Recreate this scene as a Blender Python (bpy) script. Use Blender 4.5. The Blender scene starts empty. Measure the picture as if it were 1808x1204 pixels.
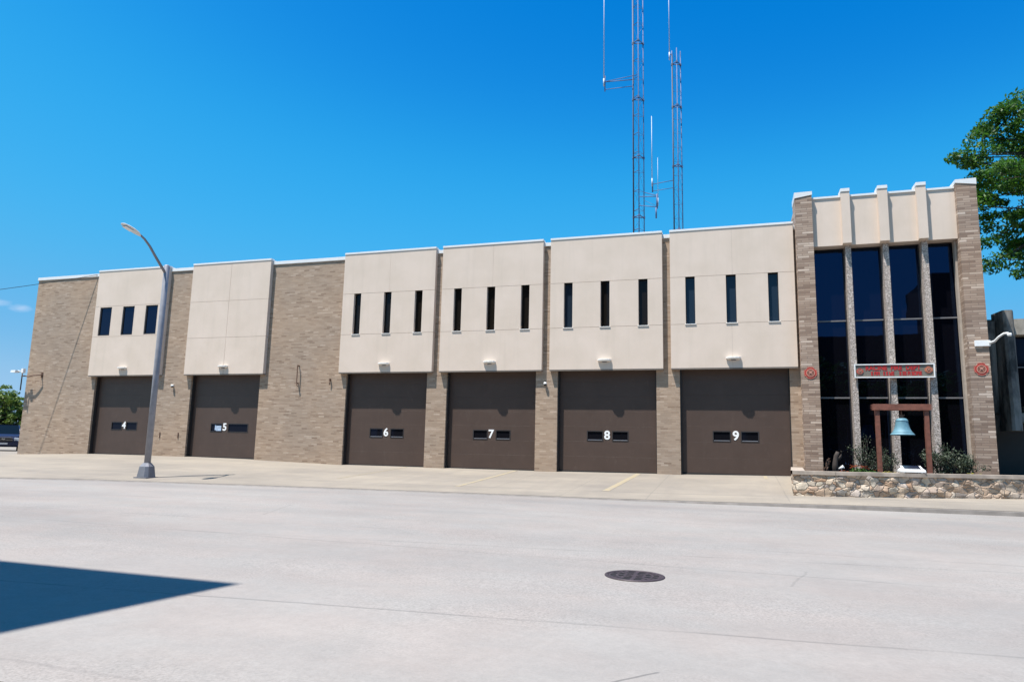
import bpy, math, random
from mathutils import Vector, Matrix, noise
random.seed(7)
SC = bpy.context.scene
COL = SC.collection
PI = math.pi

# ------------------------------------------------------------------ mesh helper
class MB:
    def __init__(s): s.v = []; s.f = []; s.m = []; s.sm = []; s.cm = 0
    def mat(s, i): s.cm = i; return s
    def quad(s, *p, smooth=False):
        b = len(s.v); s.v += [tuple(q) for q in p]; s.f.append(tuple(range(b, b+len(p)))); s.m.append(s.cm); s.sm.append(smooth); return s
    def box(s, x0, x1, y0, y1, z0, z1):
        b = len(s.v)
        s.v += [(x0,y0,z0),(x1,y0,z0),(x1,y1,z0),(x0,y1,z0),(x0,y0,z1),(x1,y0,z1),(x1,y1,z1),(x0,y1,z1)]
        for f in ((0,1,5,4),(1,2,6,5),(2,3,7,6),(3,0,4,7),(4,5,6,7),(3,2,1,0)):
            s.f.append(tuple(b+i for i in f)); s.m.append(s.cm); s.sm.append(False)
        return s
    def bbox(s, x0, x1, y0, y1, z0, z1, r=0.01):
        """box with chamfered edges"""
        import bmesh
        bm = bmesh.new(); bmesh.ops.create_cube(bm, size=1)
        for v in bm.verts:
            v.co = Vector(((x0+x1)/2+v.co.x*(x1-x0), (y0+y1)/2+v.co.y*(y1-y0), (z0+z1)/2+v.co.z*(z1-z0)))
        bmesh.ops.bevel(bm, geom=list(bm.edges), offset=r, segments=2, affect='EDGES')
        b = len(s.v); bm.verts.ensure_lookup_table()
        s.v += [tuple(v.co) for v in bm.verts]
        for f in bm.faces:
            s.f.append(tuple(b+v.index for v in f.verts)); s.m.append(s.cm); s.sm.append(False)
        bm.free(); return s
    def prism(s, poly, axis, a, b_):
        """poly: list of 2D points; extruded along axis from a to b_. axis 0: (y,z) 1: (x,z) 2: (x,y)"""
        def P(p, t):
            return (t, p[0], p[1]) if axis == 0 else ((p[0], t, p[1]) if axis == 1 else (p[0], p[1], t))
        n = len(poly); b = len(s.v)
        s.v += [P(p, a) for p in poly] + [P(p, b_) for p in poly]
        s.f.append(tuple(b+i for i in range(n))); s.f.append(tuple(b+n+i for i in reversed(range(n))))
        s.m += [s.cm]*2; s.sm += [False]*2
        for i in range(n):
            j = (i+1) % n
            s.f.append((b+i, b+n+i, b+n+j, b+j)); s.m.append(s.cm); s.sm.append(False)
        return s
    def tube(s, pts, rs, n=8, cap=True):
        pts = [Vector(p) for p in pts]
        if not hasattr(rs, '__len__'): rs = [rs]*len(pts)
        b = len(s.v)
        for i, p in enumerate(pts):
            t = (pts[min(i+1, len(pts)-1)] - pts[max(i-1, 0)]).normalized()
            a = Vector((0,0,1)) if abs(t.z) < .9 else Vector((1,0,0))
            u = t.cross(a).normalized(); w = t.cross(u)
            for k in range(n):
                an = 2*PI*k/n
                s.v.append(tuple(p + (u*math.cos(an)+w*math.sin(an))*rs[i]))
        for i in range(len(pts)-1):
            for k in range(n):
                q = (k+1) % n
                s.f.append((b+i*n+k, b+i*n+q, b+(i+1)*n+q, b+(i+1)*n+k)); s.m.append(s.cm); s.sm.append(n > 5)
        if cap:
            s.f.append(tuple(b+k for k in reversed(range(n)))); s.f.append(tuple(b+(len(pts)-1)*n+k for k in range(n)))
            s.m += [s.cm]*2; s.sm += [False]*2
        return s
    def lathe(s, prof, c=(0,0,0), n=24, smooth=True):
        b = len(s.v)
        for r, z in prof:
            for k in range(n):
                a = 2*PI*k/n
                s.v.append((c[0]+r*math.cos(a), c[1]+r*math.sin(a), c[2]+z))
        for i in range(len(prof)-1):
            for k in range(n):
                q = (k+1) % n
                s.f.append((b+i*n+k, b+i*n+q, b+(i+1)*n+q, b+(i+1)*n+k)); s.m.append(s.cm); s.sm.append(smooth)
        return s
    def holes(s, x0, x1, z0, z1, y, ops, d):
        """front face in plane y (looking from -y) with rectangular openings ops=(xa,xb,za,zb) and reveals going back by d"""
        xs = sorted({x0, x1, *[o[0] for o in ops], *[o[1] for o in ops]}); zs = sorted({z0, z1, *[o[2] for o in ops], *[o[3] for o in ops]})
        for i in range(len(xs)-1):
            for j in range(len(zs)-1):
                cx, cz = (xs[i]+xs[i+1])/2, (zs[j]+zs[j+1])/2
                if any(o[0] < cx < o[1] and o[2] < cz < o[3] for o in ops): continue
                s.quad((xs[i],y,zs[j]), (xs[i+1],y,zs[j]), (xs[i+1],y,zs[j+1]), (xs[i],y,zs[j+1]))
        for a, b, c, e in ops:
            s.quad((a,y,c),(a,y,e),(a,y+d,e),(a,y+d,c)); s.quad((b,y,e),(b,y,c),(b,y+d,c),(b,y+d,e))
            s.quad((a,y,e),(b,y,e),(b,y+d,e),(a,y+d,e))
            if c > z0: s.quad((b,y,c),(a,y,c),(a,y+d,c),(b,y+d,c))
        return s
    def build(s, name, mats, parent=None, local=False):
        me = bpy.data.meshes.new(name)
        off = Vector((0,0,0))
        if parent is not None and not local:
            q = parent
            while q is not None: off += q.location; q = q.parent
        me.from_pydata([tuple(Vector(v)-off) for v in s.v], [], s.f)
        if not isinstance(mats, (list, tuple)): mats = [mats]
        for m in mats: me.materials.append(m)
        me.polygons.foreach_set('material_index', s.m); me.polygons.foreach_set('use_smooth', s.sm)
        me.update()
        o = bpy.data.objects.new(name, me); COL.objects.link(o)
        if parent is not None: o.parent = parent
        return o

def tag(o, label=None, cat=None, group=None, kind=None):
    if label: o['label'] = label
    if cat: o['category'] = cat
    if group: o['group'] = group
    if kind: o['kind'] = kind
    return o
def thing(name, loc, label, cat, group=None, rz=0):
    o = bpy.data.objects.new(name, None); COL.objects.link(o); o.location = loc; o.rotation_euler = (0,0,rz); o.empty_display_size = .2
    return tag(o, label, cat, group)
def copy_tree(o, parent=None):
    c = o.copy(); COL.objects.link(c)
    if parent is not None: c.parent = parent
    for ch in [x for x in SC.objects if x.parent == o]: copy_tree(ch, c)
    return c

# ------------------------------------------------------------------ materials
class NT:
    def __init__(s, name):
        s.m = bpy.data.materials.new(name); s.m.use_nodes = True; s.t = s.m.node_tree
        s.b = s.t.nodes['Principled BSDF']
    def n(s, ty, **kw):
        x = s.t.nodes.new(ty)
        for k, v in kw.items(): setattr(x, k, v)
        return x
    def l(s, a, b): s.t.links.new(a, b)
    def math(s, op, a, b=None, c=None):
        x = s.n('ShaderNodeMath', operation=op)
        for i, q in enumerate((a, b, c)):
            if q is None: continue
            if isinstance(q, (int, float)): x.inputs[i].default_value = q
            else: s.l(q, x.inputs[i])
        return x.outputs[0]
    def mix(s, f, a, b, mode='MIX'):
        x = s.n('ShaderNodeMix', data_type='RGBA', blend_type=mode)
        for k, q in ((0, f), (6, a), (7, b)):
            if isinstance(q, (int, float)): x.inputs[k].default_value = q
            elif isinstance(q, (tuple, list)): x.inputs[k].default_value = (*q[:3], 1)
            else: s.l(q, x.inputs[k])
        return x.outputs[2]
    def ramp(s, f, stops, interp='LINEAR'):
        x = s.n('ShaderNodeValToRGB'); x.color_ramp.interpolation = interp
        e = x.color_ramp.elements
        while len(e) < len(stops): e.new(.5)
        for q, (p, c) in zip(e, stops):
            q.position = p; q.color = (*c, 1) if hasattr(c, '__len__') else (c, c, c, 1)
        s.l(f, x.inputs[0]); return x.outputs[0]
    def pos(s):
        if not hasattr(s, '_p'):
            g = s.n('ShaderNodeNewGeometry'); s._p = g.outputs['Position']
            sp = s.n('ShaderNodeSeparateXYZ'); s.l(s._p, sp.inputs[0]); s.xyz = sp.outputs
        return s._p
    def noise(s, scale, detail=3, rough=.55, sc=(1,1,1), dist=0):
        mp = s.n('ShaderNodeMapping'); mp.inputs['Scale'].default_value = sc; s.l(s.pos(), mp.inputs[0])
        x = s.n('ShaderNodeTexNoise'); x.inputs['Scale'].default_value = scale; x.inputs['Detail'].default_value = detail
        x.inputs['Roughness'].default_value = rough; x.inputs['Distortion'].default_value = dist
        s.l(mp.outputs[0], x.inputs['Vector']); return x.outputs['Fac']
    def bump(s, h, strength=.3, dist=.01):
        x = s.n('ShaderNodeBump'); x.inputs['Strength'].default_value = strength; x.inputs['Distance'].default_value = dist
        s.l(h, x.inputs['Height']); s.l(x.outputs[0], s.b.inputs['Normal'])
    def col(s, c):
        if isinstance(c, (tuple, list)): s.b.inputs['Base Color'].default_value = (*c[:3], 1)
        else: s.l(c, s.b.inputs['Base Color'])
        return s
    def set(s, **kw):
        for k, v in kw.items(): s.b.inputs[k.replace('_', ' ')].default_value = v
        return s

def plain(name, c, rough=.6, var=.12, scale=6, **kw):
    t = NT(name); nz = t.noise(scale, 4)
    f = t.ramp(nz, [(.3, 1-var), (.7, 1+var)])
    t.col(t.mix(1.0, c, f, 'MULTIPLY')); t.set(Roughness=rough, **kw)
    return t.m

def brick(name, stops, mortar, h=.068, L=.30, large=.12, mfrac=.14):
    t = NT(name); t.pos(); X, Y, Z = t.xyz
    u = t.math('ADD', X, Y); v = t.math('DIVIDE', Z, h)
    row = t.math('FLOOR', v)
    wr = t.n('ShaderNodeTexWhiteNoise', noise_dimensions='1D'); t.l(row, wr.inputs['W'])
    uu = t.math('ADD', t.math('DIVIDE', u, L), t.math('ADD', t.math('MULTIPLY', row, .5), t.math('MULTIPLY', wr.outputs[0], .18)))
    colm = t.math('FLOOR', uu)
    cv = t.n('ShaderNodeCombineXYZ'); t.l(colm, cv.inputs[0]); t.l(row, cv.inputs[1])
    w = t.n('ShaderNodeTexWhiteNoise', noise_dimensions='2D'); t.l(cv.outputs[0], w.inputs['Vector'])
    c = t.ramp(w.outputs[0], stops)
    fv = t.math('FRACT', v); fu = t.math('FRACT', uu)
    mm = t.math('MAXIMUM', t.math('LESS_THAN', fv, mfrac), t.math('LESS_THAN', fu, .03))
    c = t.mix(mm, c, mortar)
    # clustered firing colour, stretched along courses, and broad weathering
    n1 = t.noise(1.0, 4, .6, (1.1, 1.1, 5.5)); c = t.mix(1.0, c, t.ramp(n1, [(.3, 1-large), (.7, 1+large)]), 'MULTIPLY')
    n3 = t.noise(3.2, 3, .6, (1, 1, 4.5)); c = t.mix(1.0, c, t.ramp(n3, [(.35, 1-large*.8), (.65, 1+large*.5)]), 'MULTIPLY')
    n2 = t.noise(.35, 2); c = t.mix(1.0, c, t.ramp(n2, [(.35, (.95,.96,.98)), (.65, (1.06,1.02,.98))]), 'MULTIPLY')
    t.col(c); t.set(Roughness=.85)
    t.bump(t.math('SUBTRACT', t.math('MULTIPLY', w.outputs[0], .4), mm), .5, .008)
    return t.m

M = {}
M['brick'] = brick('brick_tan', [(0, (.240,.168,.115)), (.12, (.316,.232,.165)), (.5, (.356,.267,.192)), (.9, (.380,.288,.212)), (1, (.45,.352,.268))], (.345,.258,.195), large=.055, L=.28)
M['brick_pier'] = brick('brick_norman', [(0, (.21,.143,.105)), (.25, (.30,.213,.157)), (.6, (.36,.265,.20)), (.85, (.41,.31,.238)), (1, (.59,.475,.38))], (.20,.145,.11), h=.082, L=.40, large=.05, mfrac=.16)

def stucco():
    t = NT('stucco_panel')
    a = t.noise(.8, 4, .6); b = t.noise(1.6, 3, .6, (2.2, 2.2, .16)); g = t.noise(60, 3, .7)
    c = t.mix(t.ramp(a, [(.35, 0), (.65, 1)]), (.632,.522,.425), (.690,.571,.475))
    c = t.mix(t.ramp(b, [(.52, 0), (.78, .24)]), c, (.50,.425,.345))
    c = t.mix(1.0, c, t.ramp(g, [(.3, .95), (.7, 1.04)]), 'MULTIPLY')
    t.col(c); t.set(Roughness=.9); t.bump(g, .25, .004); return t.m
M['stucco'] = stucco()
M['groove'] = plain('joint_sealant', (.40,.34,.28), .9)
M['soffit'] = plain('panel_edge_metal', (.20,.17,.145), .7)
M['coping'] = plain('white_coping_metal', (.74,.74,.725), .35, .03, 3)
M['roof'] = plain('roof_gravel', (.32,.31,.29), .95, .2, 8)
def doorpaint():
    t = NT('door_brown_paint'); a = t.noise(1.3, 4, .6); b = t.noise(2.5, 3, .6, (3, 3, .3))
    c = t.mix(t.ramp(a, [(.3, 0), (.7, 1)]), (.064,.040,.0295), (.076,.048,.036))
    c = t.mix(t.ramp(b, [(.6, 0), (.8, .25)]), c, (.092,.062,.048))
    d_ = t.noise(5, 5, .7, (1, 1, .5)); c = t.mix(t.ramp(d_, [(.58, 0), (.72, .25)]), c, (.12,.09,.07)); t.col(c); t.set(Roughness=.5); t.bump(t.noise(2.2, 2), .12, .02); return t.m
M['door'] = doorpaint()
M['darkmetal'] = plain('bronze_frame', (.025,.022,.022), .5)
M['greyframe'] = plain('grey_window_frame', (.16,.155,.16), .5)
def glass(name, c, rough=.02, ior=1.5):
    t = NT(name); t.col(c); t.set(Roughness=rough, IOR=ior)
    n = t.noise(1.3, 2, .4); t.bump(n, .035, .02); return t.m
M['glass'] = glass('tinted_glass', (.0030,.0030,.0045), .01, 1.62)
M['glass'].node_tree.nodes['Principled BSDF'].inputs['Specular Tint'].default_value = (.20,.42,1,1)
M['slit'] = glass('slit_window_pane', (.012,.010,.008), .03, 1.45)
M['slit'].node_tree.nodes['Principled BSDF'].inputs['Specular Tint'].default_value = (.35,.36,.42,1)
M['slitblue'] = glass('slit_window_pane_light', (.016,.026,.040), .03, 1.5)
M['slitblue'].node_tree.nodes['Principled BSDF'].inputs['Specular Tint'].default_value = (.45,.6,.75,1)
M['glass2'] = glass('dark_pane', (.007,.007,.009), .05, 1.35)
M['glass2'].node_tree.nodes['Principled BSDF'].inputs['Specular Tint'].default_value = (.45,.5,.8,1)
M['number'] = plain('white_vinyl', (.86,.86,.84), .4, .02)
M['white'] = plain('white_enamel', (.82,.82,.80), .4, .04)
M['whitedirty'] = plain('weathered_white_metal', (.66,.68,.68), .45, .12)
def aggregate():
    t = NT('exposed_aggregate')
    v = t.n('ShaderNodeTexVoronoi'); v.inputs['Scale'].default_value = 38; t.l(t.pos(), v.inputs['Vector'])
    sp = t.n('ShaderNodeSeparateColor'); t.l(v.outputs['Color'], sp.inputs[0])
    c = t.ramp(sp.outputs[0], [(0, (.17,.135,.11)), (.35, (.33,.275,.235)), (.7, (.46,.39,.34)), (1, (.72,.62,.54))])
    t.col(c); t.set(Roughness=.8); t.bump(v.outputs['Distance'], .6, .02); return t.m
M['aggregate'] = aggregate()
M['redwood'] = plain('stained_redwood', (.18,.066,.042), .6, .25, 9)
def patina():
    t = NT('bell_verdigris'); a = t.noise(6, 4, .6, (1,1,.6)); b = t.noise(22, 3)
    c = t.mix(t.ramp(a, [(.3, 0), (.7, 1)]), (.085,.195,.25), (.145,.30,.365))
    c = t.mix(t.ramp(b, [(.6, 0), (.75, .4)]), c, (.05,.15,.17))
    t.col(c); t.set(Roughness=.6, Metallic=.1); return t.m
M['patina'] = patina()
M['redpaint'] = plain('red_emblem_paint', (.42,.045,.03), .5, .2, 30)
M['redlight'] = plain('emblem_pale_relief', (.55,.27,.20), .5, .2, 30)
M['orange'] = plain('orange_emblem_paint', (.50,.13,.05), .5, .2, 30)
M['signboard'] = plain('sign_taupe', (.17,.15,.12), .6)
M['signred'] = plain('sign_red_letter', (.50,.02,.02), .5)
M['galv'] = plain('galvanised_steel', (.27,.27,.295), .5, .12, 5, Metallic=.1)
M['polegrey'] = plain('painted_grey_pole', (.20,.20,.22), .45, .12, 4, Metallic=.25)
M['mast'] = plain('mast_steel', (.075,.12,.24), .6, .15, 5, Metallic=.0)
M['whip'] = plain('antenna_fibreglass', (.45,.50,.60), .5)
M['rust'] = plain('rusted_steel', (.13,.07,.045), .8, .3, 20)
M['castiron'] = plain('cast_iron', (.055,.040,.046), .55, .35, 25, Metallic=.3)
M['black'] = plain('black_void', (.004,.004,.004), .9)
M['cable'] = plain('black_cable', (.02,.02,.022), .6)
M['yellow'] = None
M['panelsolar'] = plain('solar_cell', (.012,.018,.035), .15)
M['cap'] = plain('limestone_cap', (.36,.30,.245), .85, .3, 3)
M['soil'] = plain('planting_soil', (.06,.045,.035), .95, .4, 8)
M['bark'] = plain('bark', (.045,.034,.028), .9, .3, 12)

def darkconcrete():
    t = NT('streaked_concrete'); a = t.noise(1.1, 5, .65, (1.2,1.2,.5)); b = t.noise(2.2, 4, .6, (3,3,.2))
    c = t.mix(t.ramp(a, [(.42, 0), (.6, 1)]), (.045,.044,.042), (.26,.245,.22))
    c = t.mix(t.ramp(b, [(.5, 0), (.68, .75)]), c, (.02,.02,.02))  # near-black to grey patches, overlaid with narrow upright dark streaks
    t.col(c); t.set(Roughness=.85); return t.m
M['darkconc'] = darkconcrete()
M['ledge'] = plain('pale_concrete_ledge', (.27,.245,.205), .85, .5, 2.2)

def crack(t, c, coord, other, c0, slope, width, dark, amp=.05, nsc=.7, lo=.4, hi=.55, seed=0.0, rng=None):
    """a thin dark joint or crack along coord = c0 + slope*other (world metres)"""
    t.pos()
    cv = t.n('ShaderNodeCombineXYZ'); t.l(other, cv.inputs[0]); cv.inputs[1].default_value = seed*13.7+c0
    n = t.n('ShaderNodeTexNoise'); n.inputs['Scale'].default_value = nsc; n.inputs['Detail'].default_value = 5; n.inputs['Roughness'].default_value = .65; t.l(cv.outputs[0], n.inputs['Vector'])
    line = t.math('ADD', t.math('MULTIPLY', other, slope), t.math('MULTIPLY_ADD', n.outputs['Fac'], amp*2, c0-amp))
    d = t.math('ABSOLUTE', t.math('SUBTRACT', coord, line))
    m = t.math('SUBTRACT', 1.0, t.math('DIVIDE', d, width)); m = t.math('MAXIMUM', m, 0.0); m = t.math('POWER', m, .6)
    n2 = t.n('ShaderNodeTexNoise'); n2.inputs['Scale'].default_value = .55; n2.inputs['Detail'].default_value = 4
    cv2 = t.n('ShaderNodeCombineXYZ'); t.l(other, cv2.inputs[0]); cv2.inputs[1].default_value = seed*5.1-c0*3; t.l(cv2.outputs[0], n2.inputs['Vector'])
    g = t.ramp(n2.outputs['Fac'], [(lo, 0.12), (hi, 1)])
    m = t.math('MULTIPLY', m, g)
    if rng:
        m = t.math('MULTIPLY', m, t.math('MULTIPLY', t.math('GREATER_THAN', other, rng[0]), t.math('LESS_THAN', other, rng[1])))
    return t.mix(t.math('MULTIPLY', m, dark), c, (.10,.095,.09))

def roadmat():
    t = NT('road_concrete'); t.pos(); X, Y, Z = t.xyz
    a = t.noise(.18, 4, .55, (.5, 1.4, 1)); b = t.noise(1.1, 5, .65); g = t.noise(38, 3, .75); g2 = t.noise(9, 4, .7)
    c = t.mix(t.ramp(a, [(.35, 0), (.65, 1)]), (.236,.217,.199), (.284,.260,.235))
    c = t.mix(1.0, c, t.ramp(b, [(.3, .95), (.7, 1.045)]), 'MULTIPLY')
    patch = t.ramp(t.noise(.35, 4, .6, (.6, 1, 1)), [(.42, .25), (.6, 1)])
    c = t.mix(patch, c, t.mix(1.0, c, t.ramp(g, [(.25, .66), (.5, 1.0), (.75, 1.24)]), 'MULTIPLY'))
    c = t.mix(1.0, c, t.ramp(g2, [(.3, .945), (.7, 1.045)]), 'MULTIPLY')
    # small dark spots: gum, tar, popped aggregate
    v = t.n('ShaderNodeTexVoronoi'); v.inputs['Scale'].default_value = .9; t.l(t.pos(), v.inputs['Vector'])
    sp = t.n('ShaderNodeSeparateColor'); t.l(v.outputs['Color'], sp.inputs[0])
    r = t.math('MULTIPLY', t.math('GREATER_THAN', sp.outputs[1], .5), t.math('LESS_THAN', t.math('ADD', v.outputs['Distance'], t.math('MULTIPLY', t.math('SUBTRACT', g2, .5), .10)), .030))
    c = t.mix(t.math('MULTIPLY', r, .6), c, (.16,.15,.14))
    for c0, sl, w, dk, amp, lo, hi, sd in ((-20.40, .09, .028, .50, .05, .32, .50, 1), (-17.25, -.02, .026, .45, .05, .38, .55, 2), (-15.3, .02, .03, .38, .10, .45, .6, 3),
                                       (-12.1, .03, .03, .42, .07, .45, .56, 4), (-23.0, .0, .03, .25, .06, .5, .6, 5), (-16.2, .10, .028, .55, .08, .45, .6, 9)):
        c = crack(t, c, Y, X, c0, sl, w, dk, amp, .8, lo, hi, sd)
    for c0, sl, dk, sd, rg in ((-.9, .8, .8, 6, (-23.5, -21.6)), (-9.6, -.35, .35, 7, (-14.6, -12.6)), (.8, .25, .3, 8, (-18, -16.9)), (8.5, .3, .35, 10, (-17.0, -11))):
        # transverse cracks
        cc = c0 + (-sl*-22 if sd == 6 else (-sl*-13.6 if sd == 7 else (-sl*-17 if sd == 8 else -sl*-15)))
        c = crack(t, c, X, Y, cc, sl, .022, dk, .06, 2.5, .25, .4, sd, rg)
    # darker film along the gutter
    gut = t.math('SUBTRACT', 1.0, t.math('DIVIDE', t.math('ABSOLUTE', t.math('SUBTRACT', Y, -9.2)), 1.1)); gut = t.math('MAXIMUM', gut, 0)
    n6 = t.noise(.5, 4, .6, (.4, 1.5, 1)); gut = t.math('MULTIPLY', gut, t.ramp(n6, [(.42, 0), (.62, .35)]))
    c = t.mix(gut, c, (.155,.148,.145))
    hue = t.noise(.6, 3, .6, (1, 1.6, 1)); c = t.mix(1.0, c, t.ramp(hue, [(.38, (.985,1.0,1.01)), (.62, (1.02,.995,.99))]), 'MULTIPLY')
    tw = t.noise(.25, 3, .5, (.15, 2.2, 1)); c = t.mix(1.0, c, t.ramp(tw, [(.38, .955), (.6, 1.03)]), 'MULTIPLY')
    t.col(c); t.set(Roughness=.85, IOR=1.4); t.bump(t.math('ADD', g, t.math('MULTIPLY', b, 2)), .35, .006); return t.m
def apronmat():
    t = NT('driveway_concrete'); t.pos(); X, Y, Z = t.xyz
    a = t.noise(.35, 5, .6, (.6, 1.6, 1)); g = t.noise(30, 3, .7)
    c = t.mix(t.ramp(a, [(.35, 0), (.65, 1)]), (.225,.197,.164), (.292,.252,.202))
    b = t.noise(1.3, 4, .65); c = t.mix(1.0, c, t.ramp(b, [(.3, .94), (.7, 1.05)]), 'MULTIPLY')
    c = t.mix(1.0, c, t.ramp(g, [(.3, .94), (.7, 1.05)]), 'MULTIPLY')
    # oil/tyre tracks in front of the doors
    s = t.noise(.7, 4, .6, (1.6, .25, 1)); c = t.mix(t.ramp(s, [(.52, 0), (.75, .3)]), c, (.155,.14,.13))
    c = crack(t, c, Y, X, -5.75, .03, .035, .75, .03, .8, .35, .45, 1)
    c = crack(t, c, Y, X, -1.1, .0, .02, .3, .03, .8, .45, .6, 2)
    for k, x0 in enumerate((-31.3, -26, -21, -16.9, -14.5, -12.05, -7.25, -4.8, -2.4, 1.3)):
        c = crack(t, c, X, Y, x0, .0, .022, .30, .03, .8, .3, .5, 3+k)
    t.col(c); t.set(Roughness=.88, IOR=1.4); t.bump(g, .3, .004); return t.m
M['road'] = roadmat(); M['apron'] = apronmat()
M['kerb'] = plain('kerb_concrete', (.19,.17,.152), .9, .18, 3)
M['walk'] = plain('sidewalk_concrete', (.24,.21,.185), .9, .10, 2)
def grass():
    t = NT('ground_grass'); a = t.noise(.5, 5, .6)
    t.col(t.mix(a, (.05,.07,.02), (.12,.12,.05))); t.set(Roughness=.95); return t.m
M['ground'] = grass()
def yellowmat():
    t = NT('worn_yellow_paint'); n = t.noise(5, 5, .7)
    t.col(t.mix(t.ramp(n, [(.35, 0), (.6, 1)]), (.35,.275,.15), (.29,.25,.19))); t.set(Roughness=.8); return t.m
M['yellow'] = yellowmat()
def fieldstone():
    t = NT('fieldstone'); t.pos()
    mp = t.n('ShaderNodeMapping'); mp.inputs['Scale'].default_value = (1.0, 1.0, 1.45); t.l(t._p, mp.inputs[0])
    nz = t.n('ShaderNodeTexNoise'); nz.inputs['Scale'].default_value = 2.5; t.l(mp.outputs[0], nz.inputs['Vector'])
    vm = t.n('ShaderNodeVectorMath', operation='MULTIPLY_ADD'); t.l(nz.outputs['Color'], vm.inputs[0]); vm.inputs[1].default_value = (.42,)*3; t.l(mp.outputs[0], vm.inputs[2])
    v = t.n('ShaderNodeTexVoronoi'); v.inputs['Scale'].default_value = 4.3; t.l(vm.outputs[0], v.inputs['Vector'])
    e = t.n('ShaderNodeTexVoronoi', feature='DISTANCE_TO_EDGE'); e.inputs['Scale'].default_value = 4.3; t.l(vm.outputs[0], e.inputs['Vector'])
    sp = t.n('ShaderNodeSeparateColor'); t.l(v.outputs['Color'], sp.inputs[0])
    c = t.ramp(sp.outputs[0], [(0, (.42,.33,.24)), (.2, (.34,.21,.13)), (.4, (.50,.42,.32)), (.58, (.33,.28,.25)), (.75, (.42,.28,.18)), (.9, (.36,.31,.27)), (1, (.58,.50,.38))])
    s = t.noise(9, 5, .7); c = t.mix(1.0, c, t.ramp(s, [(.3, .85), (.7, 1.42)]), 'MULTIPLY')
    m = t.ramp(e.outputs['Distance'], [(.012, 1), (.045, 0)])
    far = t.n('ShaderNodeMapRange'); far.inputs[1].default_value = 4.5; far.inputs[2].default_value = 6.5; t.l(t.xyz[0], far.inputs[0])
    c = t.mix(t.math('MULTIPLY', far.outputs[0], .55), c, (.36,.28,.21))
    c = t.mix(t.math('MULTIPLY', m, t.math('MULTIPLY_ADD', far.outputs[0], -.5, 1.0)), c, (.22,.17,.13)); t.col(c); t.set(Roughness=.85)
    h = t.ramp(e.outputs['Distance'], [(.0, 0), (.12, 1)]); t.bump(t.math('ADD', h, t.math('MULTIPLY', s, .3)), .65, .05); return t.m
M['stone'] = fieldstone()
def leaf(name, dark, mid, light, trans=.35):
    t = NT(name); g = t.n('ShaderNodeNewGeometry')
    n = t.noise(.7, 3)
    f = t.math('ADD', t.math('MULTIPLY', g.outputs['Random Per Island'], .55), t.math('MULTIPLY', n, .45))
    c = t.ramp(f, [(.15, dark), (.5, mid), (.85, light)])
    t.col(c); t.set(Roughness=.55)
    tr = t.n('ShaderNodeBsdfTranslucent'); t.l(c, tr.inputs[0])
    mx = t.n('ShaderNodeMixShader'); mx.inputs[0].default_value = trans; t.l(t.b.outputs[0], mx.inputs[1]); t.l(tr.outputs[0], mx.inputs[2])
    t.l(mx.outputs[0], t.t.nodes['Material Output'].inputs[0]); return t.m
M['leaf'] = leaf('leaf_green', (.014,.060,.008), (.042,.135,.012), (.105,.225,.022), .45)
M['leafyg'] = leaf('leaf_far', (.06,.10,.016), (.13,.20,.03), (.24,.31,.06), .35)
M['shrub'] = leaf('shrub_leaf', (.012,.022,.010), (.036,.055,.026), (.14,.17,.11), .2)
M['leafbright'] = leaf('flower_leaf', (.03,.08,.01), (.06,.15,.02), (.11,.23,.03), .3)
M['petalo'] = plain('orange_petal', (.55,.12,.03), .6, .3, 30)
M['petaly'] = plain('yellow_petal', (.75,.65,.12), .6, .2, 30)
M['carpaint'] = plain('dark_blue_car_paint', (.012,.020,.060), .3, .05)
M['chrome'] = plain('chrome_trim', (.6,.6,.6), .2, .05, 5, Metallic=.9)
M['lens'] = plain('headlight_lens', (.75,.78,.8), .1, .05)
M['tyre'] = plain('rubber', (.02,.02,.02), .85)
M['carglass'] = glass('car_glass', (.004,.005,.008), .03, 1.4)
M['shingle'] = plain('grey_shingles', (.10,.10,.11), .9, .25, 6)
M['siding'] = plain('pale_siding', (.45,.44,.42), .8, .1, 3)
M['oppbrick'] = brick('brick_red_brown', [(0, (.04,.028,.024)), (.5, (.065,.045,.038)), (1, (.09,.065,.055))], (.08,.07,.065), h=.08, L=.25)

# ------------------------------------------------------------------ terrain
def lerp(x, pts):
    if x <= pts[0][0]: return pts[0][1]
    for (a, b), (c, d) in zip(pts, pts[1:]):
        if x <= c: return b+(d-b)*(x-a)/(c-a)
    return pts[-1][1]
def kerbY(x): return lerp(x, [(-60,-11.5), (-23.1,-9.75), (-20.3,-8.9), (-17.3,-8.55), (-13.4,-8.15), (-9.7,-7.8), (-3.6,-7.55), (2.7,-7.2), (6.5,-7.05), (30,-6.4)])
def baseZ(x): return lerp(x, [(-60,.70), (-38,.72), (-35.6,.74), (-31,.87), (-25,.885), (-21.3,.85), (-16.5,.745), (-7.5,.75), (-2,.80), (2,.865), (9,.9), (40,.9)])
def roadZ(y): return .015*(max(y, -40)+27)
def apZ(x, y):
    k = kerbY(x); zk = roadZ(k)+lerp(x, [(-60,.02), (-4,.02), (0,.05), (3,.09), (30,.12)])
    t = min(max((y-k)/(.2-k), 0), 1)
    return zk+(baseZ(x)-zk)*t
def sheet(name, mat, xs, yfun, zfun, kind='structure', parent=None):
    mb = MB(); n = None
    rows = []
    for x in xs:
        ys = yfun(x); b = len(mb.v); mb.v += [(x, y, zfun(x, y)) for y in ys]; rows.append(b); n = len(ys)
    for i in range(len(xs)-1):
        for j in range(n-1):
            mb.f.append((rows[i]+j, rows[i+1]+j, rows[i+1]+j+1, rows[i]+j+1)); mb.m.append(0); mb.sm.append(True)
    o = mb.build(name, mat, parent)
    if kind: o['kind'] = kind
    return o
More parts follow.
